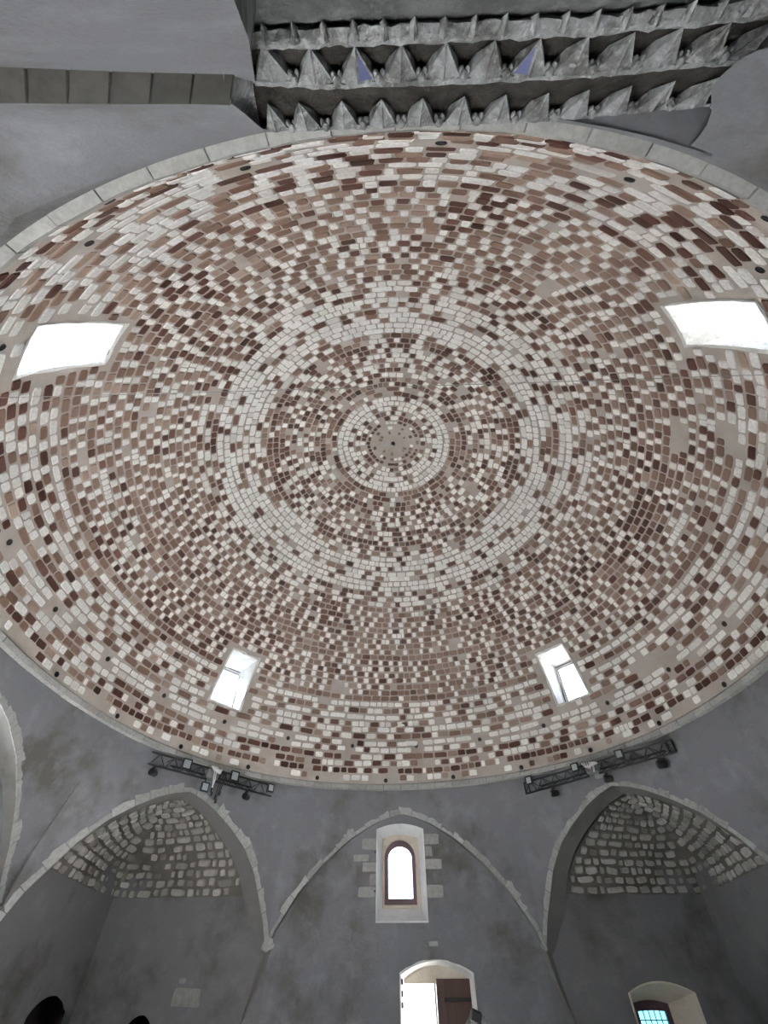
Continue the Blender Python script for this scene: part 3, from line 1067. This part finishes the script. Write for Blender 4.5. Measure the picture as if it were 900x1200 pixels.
# windows added in the unseen walls so that sun and daylight reach the room
num = 3
for c, nm, low in ((90, 'right', ADDED_E), (270, 'left', ADDED_W), (180, 'near', ADDED_S)):
    for i, h in enumerate(low):
        x0, x1, b0, t0, t1 = h[0][0], h[1][0], h[0][1], h[2][1], h[8][1]
        inn = arch_outline(x0 + .06, x1 - .06, b0 + .06, t0 - .03, t1 - .06)
        o = reveal(c, h, inn, WALLP[c] - .01, WALLP[c] + .4, 'window_%d' % num, M_WHITE, .004)
        which = {90: ('added low arched window in the right wall below the frame, farthest one', 'added low arched window in the right wall below the frame, middle one', 'added low arched window in the right wall below the frame, nearest one'),
                 270: ('added broad high window in the left wall under its blind arch', 'added low arched window in the left wall near the photographer'),
                 180: ('added low arched window in the near wall right of the hood', 'added low arched window in the near wall left of the hood')}[c][i]
        tag(o, which, 'window', kind='structure')
        ring_plate(c, [(x, z) for x, z in inn], arch_outline(x0 + .11, x1 - .11, b0 + .11, t0 - .06, t1 - .11), WALLP[c] + .38, .05, 'window_frame', M_FRAME, o)
        pane(c, arch_outline(x0 + .11, x1 - .11, b0 + .11, t0 - .06, t1 - .11), WALLP[c] + .41, 'pane', M_GLASS, o)
        d, t = dirv(c), tanv(c)
        portal('sky_portal', d * (WALLP[c] + .5) + t * ((x0 + x1) / 2) + Vector((0, 0, (b0 + t0) / 2 + .03)), -d, x1 - x0 - .2, t0 - b0 - .1)
        num += 1

# four windows cut through the dome
DW = ('left far', 'right far', 'near left', 'near right')
for wi, wz in enumerate(WIN_AZ):
    d, t = dirv(wz), tanv(wz)
    rho_o = 5.80 * (dmod(radians(wz)) * .5 + .5)
    per = []
    m_ = 7
    for i in range(m_): per.append((lerp(-WHW, WHW, i / m_), WE0))
    for i in range(m_): per.append((WHW, lerp(WE0, WE1, i / m_)))
    for i in range(m_): per.append((lerp(WHW, -WHW, i / m_), WE1))
    for i in range(m_): per.append((-WHW, lerp(WE1, WE0, i / m_)))
    n = len(per)
    V = []
    zb, zt_ = D(wz, WE0).z, D(wz, WE1).z
    steps = 6
    for k in range(-1, steps + 1):
        for i, (da, e) in enumerate(per):
            p = D(wz + da, e)
            if k == -1:                                  # ragged plaster lip lying on the bricks
                rag = .035 + random.uniform(-.018, .02)
                q = D(wz + da * (1 + degrees(rag) / 5.2 / WHW * (abs(da) > WHW - .01)), e + (degrees(rag) / 5.4 * ((e > WE1 - .01) - (e < WE0 + .01))), .012)
                V.append(q)
                continue
            f_ = k / steps
            s_ = (p.dot(t))
            z_ = p.z
            q = d * rho_o + t * (s_ * .92) + Vector((0, 0, lerp(zb + .02, zt_ - .03, (z_ - zb) / (zt_ - zb))))
            jt = .009 if 0 < k < steps else .006
            v = p.lerp(q, f_) + Vector((random.uniform(-jt, jt), random.uniform(-jt, jt), random.uniform(-jt, jt)))
            V.append(v)
    Fc = [(k * n + i, k * n + (i + 1) % n, (k + 1) * n + (i + 1) % n, (k + 1) * n + i) for k in range(steps + 1) for i in range(n)]
    o = mesh('window_%d' % num, V, Fc, M_WHITE)
    tag(o, 'small window cut through the dome at its %s side, with rough white reveal' % DW[wi], 'window', kind='structure')
    num += 1
    hw_ = abs(D(wz + WHW, WE0).dot(t)) * .93
    yf = rho_o - .10
    zz0, zz1 = zb + .02, zt_ - .02
    a_, b_ = lambda m: [(-hw_ + m, zz0 + m), (hw_ - m, zz0 + m), (hw_ - m, zz1 - m), (-hw_ + m, zz1 - m)], None
    ring_plate(wz, a_(0), a_(.028), yf, .05, 'outer_frame', M_FRAME, o)
    ring_plate(wz, a_(.028), a_(.062), yf - .012, .05, 'sash', M_WHITE, o)
    ring_plate(wz, a_(.062), a_(.074), yf, .04, 'sash_bead', M_FRAME, o)
    pane(wz, a_(.07), yf + .03, 'pane', M_GLASS if wi in (1, 3) else M_DIMMING, o)
    portal('sky_portal', d * (rho_o + .03) + Vector((0, 0, (zz0 + zz1) / 2)), -d, 2 * hw_, zz1 - zz0)

# ------------------------------------------------------------------ carved muqarnas hood overhead
hood = empty('muqarnas_hood', (0.45, -5.70, 3.0))
tag(hood, 'weathered carved stone honeycomb hood overhead, two rows of pointed pendants', 'hood')
HB = Vector((0.45, -5.70, 3.0))


def hmesh(name, V, Fc, m, smooth=False): return mesh(name, [Vector(v) - HB for v in V], Fc, m, hood, smooth)


def ya(x): return -5.468 - .035 * sstep(.7, 1.7, x)
def yb(x): return -5.622 - .03 * sstep(.7, 1.7, x) - .02 * sstep(-.3, -.7, x)
def yc(x): return -5.742 - .03 * sstep(.7, 1.7, x)


def strip(name, rows_, mat, x0, x1, n=40, wob=.004):
    V, Fc = [], []
    for i in range(n + 1):
        x = lerp(x0, x1, i / n)
        for f_ in rows_:
            y_, z_ = f_(x)
            V.append((x, y_ + random.uniform(-wob, wob), z_ + random.uniform(-wob, wob)))
    m_ = len(rows_)
    for i in range(n):
        for j in range(m_ - 1): Fc.append((i * m_ + j, i * m_ + j + 1, (i + 1) * m_ + j + 1, (i + 1) * m_ + j))
    return hmesh(name, V, Fc, mat)


ZA, ZB_, ZC = 4.80, 4.50, 4.30
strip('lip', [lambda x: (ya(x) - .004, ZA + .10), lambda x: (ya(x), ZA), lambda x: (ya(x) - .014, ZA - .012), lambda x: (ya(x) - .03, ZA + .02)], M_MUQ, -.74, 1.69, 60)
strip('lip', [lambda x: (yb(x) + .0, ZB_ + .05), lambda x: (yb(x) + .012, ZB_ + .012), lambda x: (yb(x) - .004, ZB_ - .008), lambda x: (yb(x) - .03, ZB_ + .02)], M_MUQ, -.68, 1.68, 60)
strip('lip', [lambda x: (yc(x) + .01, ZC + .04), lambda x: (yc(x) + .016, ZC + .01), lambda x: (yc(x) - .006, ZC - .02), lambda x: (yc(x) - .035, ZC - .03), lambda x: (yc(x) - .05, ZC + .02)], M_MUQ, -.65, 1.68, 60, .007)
strip('hollow', [lambda x: (ya(x) - .02, ZA + .02), lambda x: (ya(x) - .05, ZA + .03), lambda x: (ya(x) - .10, ZA - .08), lambda x: (yb(x) - .005, ZB_ + .06), lambda x: (yb(x), ZB_ + .02)], M_SHADE, -.76, 1.70)
strip('hollow', [lambda x: (yb(x) - .02, ZB_ + .02), lambda x: (yb(x) - .06, ZB_ + .02), lambda x: (yb(x) - .10, ZB_ - .06), lambda x: (yc(x) - .005, ZC + .06), lambda x: (yc(x), ZC + .02)], M_SHADE, -.72, 1.70)
strip('panel', [lambda x: (yc(x) - .05, ZC + .02), lambda x: (yc(x) - .06, ZC - .06), lambda x: (yc(x) - .10, ZC - .16), lambda x: (yc(x) - .12, ZC - .4), lambda x: (-5.90, 3.0), lambda x: (-5.90, 0.02)], M_PANEL, -.64, 1.72, 40, .003)
# left cheek of the hood
V = [(-.755, -5.462, ZA + .09), (-.745, -5.472, ZA - .01), (-.70, -5.60, ZB_ + .05), (-.685, -5.625, ZB_ - .01), (-.665, -5.72, ZC + .05), (-.655, -5.755, ZC - .03), (-.535, -5.84, ZC - .2), (-.39, -5.9, 3.3), (-.28, -5.9, .02)]
V2 = [(-.80, -5.50, ZA + .10), (-.79, -5.535, ZA - .08), (-.78, -5.55, 4.45), (-.765, -5.565, 4.22), (-.745, -5.60, 4.19), (-.735, -5.645, 4.16), (-.57, -5.65, 3.95), (-.435, -5.65, 3.3), (-.30, -5.65, .02)]
n = len(V)
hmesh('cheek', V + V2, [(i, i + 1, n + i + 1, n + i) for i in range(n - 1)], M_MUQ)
V = [(1.69, -5.50, ZA + .09), (1.695, -5.51, ZA - .01), (1.70, -5.65, ZB_), (1.70, -5.78, ZC), (1.715, -5.90, 3.0)]
V2 = [(x + .06, y + .04, z) for x, y, z in V]
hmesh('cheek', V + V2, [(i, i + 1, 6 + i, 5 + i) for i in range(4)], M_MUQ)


def pendant(x, yl, zl, wd, tipdy, tipz, bulge, blue=0):
    """a hanging pointed pendant: two carved facets that meet on a ridge"""
    y0 = yl(x)
    h = wd / 2
    j = lambda a: random.uniform(-a, a)
    bl, br = (x - h, y0 - .008, zl + .0), (x + h, y0 - .008, zl + .0)
    ml = (x + j(.006), y0 + .004, zl - bulge)
    tip = (x + j(.006), y0 - tipdy, tipz)
    kl, kr = (x - h * .9, y0 - tipdy * .7, zl + .03), (x + h * .9, y0 - tipdy * .7, zl + .03)
    # inset facet border for the carved edge
    V = [bl, br, ml, tip, kl, kr]
    cl = [lerp((bl[i] + ml[i] + tip[i]) / 3, 0, 0) for i in range(3)]
    crr = [(br[i] + ml[i] + tip[i]) / 3 for i in range(3)]
    def ins(p, q): return tuple(lerp(p[i], q[i], .30) + (.010 if i == 2 else 0) for i in range(3))
    V += [ins(bl, cl), ins(ml, cl), ins(tip, cl), ins(br, crr), ins(ml, crr), ins(tip, crr)]
    Fc = [(0, 2, 7, 6), (2, 3, 8, 7), (3, 0, 6, 8), (6, 7, 8), (2, 1, 9, 10), (1, 3, 11, 9), (3, 2, 10, 11), (9, 11, 10), (0, 3, 4), (1, 5, 3), (0, 4, 5, 1), (0, 1, 2), (4, 3, 5)]
    mi = [0] * len(Fc)
    if blue > 0: mi[7] = 1
    if blue < 0: mi[3] = 1
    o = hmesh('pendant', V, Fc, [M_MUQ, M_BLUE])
    o.data.polygons.foreach_set('material_index', mi)
    if blue: o['label'] = 'pendant with one faded blue facet'
    return o


xsA = [-.655] + [-.49 + .2075 * i for i in range(11)]
for x in xsA: pendant(x, ya, ZA, .155 if x > -.6 else .12, .105, 4.60, .035)
xsB = [-.585 + .2 * i for i in range(12)]
for i, x in enumerate(xsB): pendant(x, yb, ZB_, .17, .108, 4.33, .03, 1 if i == 2 else -1 if i == 6 else 0)
# small drops between the pendants, and the teeth of the topmost lip
for xs, yf, zl in ((xsA, ya, ZA), (xsB, yb, ZB_)):
    for i in range(len(xs) - 1):
        x = (xs[i] + xs[i + 1]) / 2
        q = MB()
        for dx, r_, dy in ((-.016, .014, .03), (.016, .014, .03), (0, .020, .012)):
            y_ = yf(x) - dy
            q.tube([(x + dx, y_, zl + .01), (x + dx, y_ - .004, zl - .012), (x + dx, y_ - .012, zl - .03), (x + dx, y_ - .016, zl - .036)], [r_, r_ * 1.1, r_ * .7, .002], 7)
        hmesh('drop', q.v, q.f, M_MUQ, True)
for i in range(18):
    x = -.56 + .125 * i
    y_ = yc(x)
    h = .022
    V = [(x - h, y_ + .004, ZC - .012), (x + h, y_ + .004, ZC - .012), (x, y_ - .05, ZC - .075), (x - h, y_ - .04, ZC - .0), (x + h, y_ - .04, ZC - .0), (x, y_ + .012, ZC - .03)]
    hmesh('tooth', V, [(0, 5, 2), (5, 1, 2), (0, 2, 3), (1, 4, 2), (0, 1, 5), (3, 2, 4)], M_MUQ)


# ------------------------------------------------------------------ lighting trusses and their lamps
def truss(name, label, A, B, rail_h=.20, group='lighting trusses'):
    A, B = Vector(A), Vector(B)
    mid = (A + B) / 2
    L = (B - A).length
    ux = (B - A).normalized()
    inward = Vector((-mid.x, -mid.y, 0)).normalized()
    uz = Vector((0, 0, 1))
    uz = (uz - ux * uz.dot(ux)).normalized()
    uy = ux.cross(uz)
    if uy.dot(inward) < 0: uy = -uy                      # towards the middle of the room
    root = empty(name, mid)
    tag(root, label, 'truss', group)
    P = lambda x, y, z: ux * x + uy * y + uz * z
    hl = L / 2
    for half in (-1, 1):
        a, b = (.10 * half, hl * half)
        for y_, z_ in ((0, rail_h / 2), (0, -rail_h / 2), (-.11, 0)):
            MB().tube([P(a, y_, z_), P(b, y_, z_)], .017, 8).build('rail', M_BLACK, root)
        q = MB()
        m_ = 10
        for i in range(m_):
            x0, x1 = lerp(a, b, i / m_), lerp(a, b, (i + 1) / m_)
            s_ = 1 if i % 2 else -1
            q.tube([P(x0, 0, s_ * rail_h / 2), P(x1, 0, -s_ * rail_h / 2)], .0085, 6)
            q.tube([P(x0, 0, s_ * rail_h / 2), P(x1, -.11, 0)], .0075, 6)
            q.tube([P(x0, -.11, 0), P(x1, 0, -s_ * rail_h / 2)], .0075, 6)
        q.build('lattice', M_BLACK, root)
        q = MB()
        for e0, e1 in (((0, rail_h / 2), (0, -rail_h / 2)), ((0, -rail_h / 2), (-.11, 0)), ((-.11, 0), (0, rail_h / 2))):
            for xx in (b, lerp(a, b, .93)): q.tube([P(xx, *e0), P(xx, *e1)], .015, 6)
        q.build('end_frame', M_BLACK, root)
    # middle bracket to the wall
    Mx = Matrix((ux, uy, uz)).transposed()
    MB().box((0, 0, 0), (.24, .10, .15), Mx, .012).build('bracket', M_GREYMET, root)
    rr_ = Vector((mid.x, mid.y)).length
    back = R * dmod(atan2(mid.x, mid.y)) + .06 - rr_
    MB().tube([P(0, -.02, 0), P(0, -back + .02, 0)], .03, 8).build('wall_arm', M_GREYMET, root)
    MB().box(P(0, -back + .03, 0), (.2, .03, .2), Mx, .006).build('wall_plate', M_GREYMET, root)
    return root, mid, P, Mx


def under_lamp(mid, P, Mx, x, label, rail_h=.2):
    o = empty('spotlight', mid + P(x, 0, -rail_h / 2 - .034))
    tag(o, label, 'spotlight', 'black spotlights hung under the trusses')
    q = MB()
    q.tube([P(0, 0, .014), P(0, 0, -.05)], .012, 6)
    q.box(P(0, 0, .0), (.05, .05, .03), Mx, .004)
    q.build('clamp', M_BLACK, o)
    MB().tube([P(-.045, .04, -.085), P(-.02, .02, -.085), P(.06, -.03, -.085), P(.085, -.045, -.085)], [.062, .062, .055, .04], 12).build('housing', M_BLACK, o)
    MB().tube([P(-.045, .04, -.085), P(-.050, .044, -.085)], .052, 12).build('lens', M_BLACK, o)
    return o


def flood(mid, P, Mx, x, label, z=.16, y=.03, rail_h=.2, s_=.16):
    y = .088
    o = empty('floodlight', mid + P(x, y, z))
    tag(o, label, 'floodlight', 'square floodlights on the trusses')
    q = MB()
    for a, b, c_, d_ in ((0, s_ / 2, s_, .022), (0, -s_ / 2, s_, .022)): q.box(P(a, 0, b), (c_ + .02, .05, d_), Mx, .004)
    for a in (-s_ / 2, s_ / 2): q.box(P(a, 0, 0), (.022, .05, s_), Mx, .004)
    q.box(P(0, -.03, 0), (s_, .03, s_), Mx, .006)
    q.build('housing', M_BLACK, o)
    MB().box(P(0, .012, 0), (s_ - .02, .008, s_ - .02), Mx).build('lens', M_LENS, o)
    q = MB()
    q.tube([P(0, -.04, 0), P(0, -.04 - .0, -(z - rail_h / 2) if z > 0 else -(z + rail_h / 2))], .012, 6)
    q.build('yoke', M_BLACK, o)
    return o


TL, midL, PL, MxL = truss('lighting_truss', 'black lattice lighting truss on the wall above the left corner squinch', (-4.87, 3.04, 4.765), (-2.68, 5.22, 4.765))
TR, midR, PR, MxR = truss('lighting_truss', 'black lattice lighting truss on the wall above the right corner squinch', (2.60, 4.98, 4.72), (4.79, 2.80, 4.70))
under_lamp(midL, PL, MxL, -1.14, 'black spotlight under the left end of the left truss')
under_lamp(midL, PL, MxL, .83, 'black spotlight under the right half of the left truss')
under_lamp(midR, PR, MxR, -.92, 'black spotlight under the left end of the right truss')
under_lamp(midR, PR, MxR, .22, 'black spotlight just right of the middle of the right truss')
under_lamp(midR, PR, MxR, 1.22, 'black spotlight under the right end of the right truss')
flood(midL, PL, MxL, -.60, 'square floodlight facing out on the left half of the left truss', .03, .05)
flood(midL, PL, MxL, .44, 'square floodlight just right of the middle of the left truss', .05, .04)
flood(midL, PL, MxL, 1.32, 'square floodlight at the right end of the left truss', .02, .04, s_=.13)
flood(midL, PL, MxL, -.12, 'square floodlight hanging below the middle of the left truss', -.26, .03, s_=.14)
flood(midR, PR, MxR, -1.36, 'square floodlight at the left end of the right truss', .09, .04, s_=.13)
flood(midR, PR, MxR, .62, 'square floodlight on the right half of the right truss', .08, .04, s_=.13)
flood(midR, PR, MxR, -.30, 'square floodlight just left of the middle of the right truss', .08, .04, s_=.13)
cab = empty('cable_bundle', midL + PL(0, .03, .1))
tag(cab, 'pale cable bundle with dangling black plugs at the middle of the left truss', 'cable')
for i, (x0, x1, x2, dz) in enumerate(((.02, .05, .03, -.34), (.06, .16, .14, -.44), (-.03, .02, .05, -.40), (.22, .20, .17, -.50), (.28, .24, .21, -.36))):
    MB().tube([PL(x0, .02, .0), PL(lerp(x0, x1, .5), .05, -.06), PL(x1, .05, -.2), PL(x2, .05, dz)], .012, 6).build('cable', M_CABW if i in (0, 2) else M_BLACK, cab, True)
    MB().box(PL(x2, .05, dz - .04), (.04, .035, .08), MxL, .006).build('plug', M_BLACK, cab)
q = MB()
for i in range(5):
    q.tube([PL(-.09 + .03 * i, .06, .02), PL(-.04 + .03 * i, .09, -.05 - .01 * i), PL(.05 + .02 * i, .08, -.02), PL(.12, .07, -.08 + .02 * i)], .016, 6)
q.build('coil', M_CABW, cab, True)
cab2 = empty('cable_bundle', midR + PR(0, .03, .05))
tag(cab2, 'short pale cable bundle at the middle of the right truss', 'cable')
q = MB()
for i in range(4):
    q.tube([PR(-.14 + .05 * i, .06, .06), PR(-.08 + .03 * i, .08, -.02 - .02 * i), PR(.05, .08, -.03 + .02 * i), PR(.16, .06, .0)], .014, 6)
q.build('coil', M_CABW, cab2, True)
MB().tube([PR(.06, .06, 0), PR(.07, .07, -.06), PR(.05, .06, -.13)], .016, 6).build('cable', M_CABW, cab2, True)

# thin wire across the dome
wp = [Vector((lerp(-3.92, 3.99, i / 24), -3.84 - .03 * i / 24, 5.05 - .03 * (1 - (i / 12 - 1) ** 2))) for i in range(25)]
wire = MB().tube(wp, .0028, 6).build('wire', M_GREYMET)
tag(wire, 'thin wire stretched from side to side under the dome', 'wire')

# small iron hook on the plaster near the right edge
hk = MB().tube([(1.93, -5.50, 4.60), (1.935, -5.44, 4.60), (1.94, -5.42, 4.585), (1.94, -5.425, 4.57)], .006, 6).build('wall_hook', M_IRON)
tag(hk, 'small black iron hook in the plaster at the upper right', 'hook')

# ------------------------------------------------------------------ tripod beside the door
tri = empty('tripod_stand', (.5, -.2, 0))
tag(tri, 'tall tripod with a black clamp head and grey legs before the doorway', 'tripod')
MB().box((0, 0, 1.60), (.085, .075, .075), Matrix.Rotation(.35, 3, 'Y'), .012).build('clamp_head', M_BLACK, tri)
MB().tube([(0, 0, 1.56), (0, 0, .6)], .014, 8).build('pole', M_GREYMET, tri)
for ax, ay in ((-.34, -.05), (.44, .02), (.03, .40)):
    pts = [(ax * (.16 + .84 * (t ** .8)) if t > 0 else ax * .08, ay * t, 1.60 - 1.58 * t ** 1.25) for t in (0, .08, .2, .4, .7, 1)]
    lg = MB().tube(pts, [.016, .020, .020, .018, .016, .014], 8).build('leg', M_GREYMET, tri, True)
    MB().tube([(pts[-1][0], pts[-1][1], .03), (pts[-1][0], pts[-1][1], 0)], .02, 8).build('foot', M_BLACK, lg)


# ------------------------------------------------------------------ people (only the tops of their heads reach into the frame)
def person(label, loc, height, rz, cloth, look_up=0.2):
    root = empty('person', loc, rz)
    tag(root, label, 'person')
    k = height / 1.72
    J = {'pelvis': ((0, 0, .95), .135), 'belly': ((0, .01, 1.10), .125), 'chest': ((0, .0, 1.28), .135), 'neck0': ((0, -.01, 1.44), .062), 'neck1': ((0, .0, 1.50), .056),
         'jaw': ((0, .02, 1.555), .070), 'head': ((0, .005, 1.63), .088), 'crown': ((0, -.005, 1.675), .066)}
    E_ = [('pelvis', 'belly'), ('belly', 'chest'), ('chest', 'neck0'), ('neck0', 'neck1'), ('neck1', 'jaw'), ('jaw', 'head'), ('head', 'crown')]
    for sx, sd in ((-1, 'l'), (1, 'r')):
        for nm, p, r_ in (('sho', (.175 * sx, -.01, 1.40), .062), ('elb', (.235 * sx, -.03, 1.13), .043), ('wri', (.245 * sx, .03, .88), .027), ('palm', (.245 * sx, .05, .81), .032),
                          ('hip', (.095 * sx, 0, .88), .088), ('kne', (.10 * sx, .02, .48), .058), ('ank', (.105 * sx, -.02, .09), .038), ('toe', (.12 * sx, .14, .035), .032)):
            J[nm + sd] = (p, r_)
        E_ += [('chest', 'sho' + sd), ('sho' + sd, 'elb' + sd), ('elb' + sd, 'wri' + sd), ('wri' + sd, 'palm' + sd), ('pelvis', 'hip' + sd), ('hip' + sd, 'kne' + sd), ('kne' + sd, 'ank' + sd), ('ank' + sd, 'toe' + sd)]
        for i, (dy, ln) in enumerate(((.030, .075), (.011, .085), (-.008, .080), (-.026, .062))):
            a, b, c_ = 'f%d%sa' % (i, sd), 'f%d%sb' % (i, sd), 'f%d%sc' % (i, sd)
            J[a] = ((.247 * sx, .052 + dy, .775), .0095)
            J[b] = ((.246 * sx, .054 + dy * 1.1, .775 - ln * .5), .0085)
            J[c_] = ((.236 * sx, .058 + dy * 1.1, .775 - ln), .007)
            E_ += [('palm' + sd, a), (a, b), (b, c_)]
        J['t%sa' % sd] = ((.232 * sx, .088, .81), .011)
        J['t%sb' % sd] = ((.224 * sx, .108, .775), .009)
        E_ += [('palm' + sd, 't%sa' % sd), ('t%sa' % sd, 't%sb' % sd)]
    names = list(J)
    me = bpy.data.meshes.new('body')
    hd = {'jaw', 'head', 'crown'}

    def pos(nm):
        v = Vector(J[nm][0])
        if nm in hd: v = Vector((0, 0, 1.50)) + Matrix.Rotation(look_up, 3, 'X') @ (v - Vector((0, 0, 1.50)))
        return v * k
    me.from_pydata([pos(n_) for n_ in names], [(names.index(a), names.index(b)) for a, b in E_], [])
    tmp = bpy.data.objects.new('tmp', me)
    C.objects.link(tmp)
    sk = tmp.modifiers.new('skin', 'SKIN')
    sk.use_smooth_shade = True
    for v, n_ in zip(me.skin_vertices[0].data, names):
        r_ = J[n_][1] * k
        v.radius = (r_ * (1.25 if n_ in ('pelvis', 'belly', 'chest') else 1), r_)
    me.skin_vertices[0].data[0].use_root = True
    tmp.modifiers.new('sub', 'SUBSURF').levels = 2
    dg = bpy.context.evaluated_depsgraph_get()
    bme = bpy.data.meshes.new_from_object(tmp.evaluated_get(dg))
    bpy.data.objects.remove(tmp)
    bme.name = 'body'
    bme.materials.clear()
    body = link('body', bme, root, M_SKIN)
    co = [v.co.copy() for v in bme.vertices]
    nr_ = [v.normal.copy() for v in bme.vertices]

    def garment(name, test, puff, mat):
        keep = [p.vertices[:] for p in bme.polygons if test(sum((co[i] for i in p.vertices), Vector()) / len(p.vertices) / k)]
        idx = sorted({i for f_ in keep for i in f_})
        mp = {i: j for j, i in enumerate(idx)}
        return mesh(name, [co[i] + nr_[i] * puff for i in idx], [tuple(mp[i] for i in f_) for f_ in keep], mat, root, True)
    garment('shirt', lambda c_: (.93 < c_.z < 1.46 and abs(c_.x) < .215) or (1.06 < c_.z < 1.46), .014, cloth)
    garment('trousers', lambda c_: .10 < c_.z < .985 and abs(c_.x) < .2, .012, M_CLOTH2)
    # hair: a cap grown over the crown, back and sides of the head
    Rm = Matrix.Rotation(look_up, 3, 'X')
    V, Fc = [], []
    nu, nv = 24, 12
    for j in range(nv + 1):
        for i in range(nu):
            th, ph = 2 * pi * i / nu, pi * .72 * j / nv
            x, y, z = sin(ph) * sin(th), sin(ph) * cos(th), cos(ph)
            if y > .2: z = max(z, .32 + .1 * y)
            wob = 1 + .05 * noise.noise(Vector((x * 3, y * 3, z * 3 + height)))
            p = Vector((x * .098 * wob, y * .118 * wob - .008, z * .115 * wob + .135))
            V.append((Vector((0, 0, 1.50)) + Rm @ p) * k)
    for j in range(nv):
        for i in range(nu): Fc.append((j * nu + i, j * nu + (i + 1) % nu, (j + 1) * nu + (i + 1) % nu, (j + 1) * nu + i))
    mesh('hair', V, Fc, M_HAIR, root, True)
    for nm, pts, r_ in (('nose', [(0, .098, .10), (0, .118, .068), (0, .098, .060)], [.008, .014, .008]), ('mouth', [(-.022, .094, .035), (0, .100, .034), (.022, .094, .035)], [.003, .006, .003])):
        MB().tube([(Vector((0, 0, 1.50)) + Rm @ Vector(p)) * k for p in pts], r_, 8).build(nm, M_SKIN, root, True)
    for sx in (-1, 1):
        p0 = Vector((.033 * sx, .088, .11))
        MB().tube([(Vector((0, 0, 1.50)) + Rm @ (p0 + Vector((0, d_, 0)))) * k for d_ in (-.008, .004, .008)], [.013, .010, .002], 8).build('eye', M_WHITE, root, True)
        MB().tube([(Vector((0, 0, 1.50)) + Rm @ Vector(p)) * k for p in ((.086 * sx, 0, .12), (.094 * sx, -.005, .10), (.088 * sx, 0, .075))], [.008, .016, .008], 8).build('ear', M_SKIN, root, True)
    return root


person('person with dark hair, nearer and taller, at the lower left corner', (-2.13, -1.62, 0), 1.66, .3, M_CLOTH1, .25)
person('person with dark hair, farther and lower, right of the other head', (-2.03, -.45, 0), 1.585, -.1, M_CLOTH2, .15)
print('pieces', len(pieces))
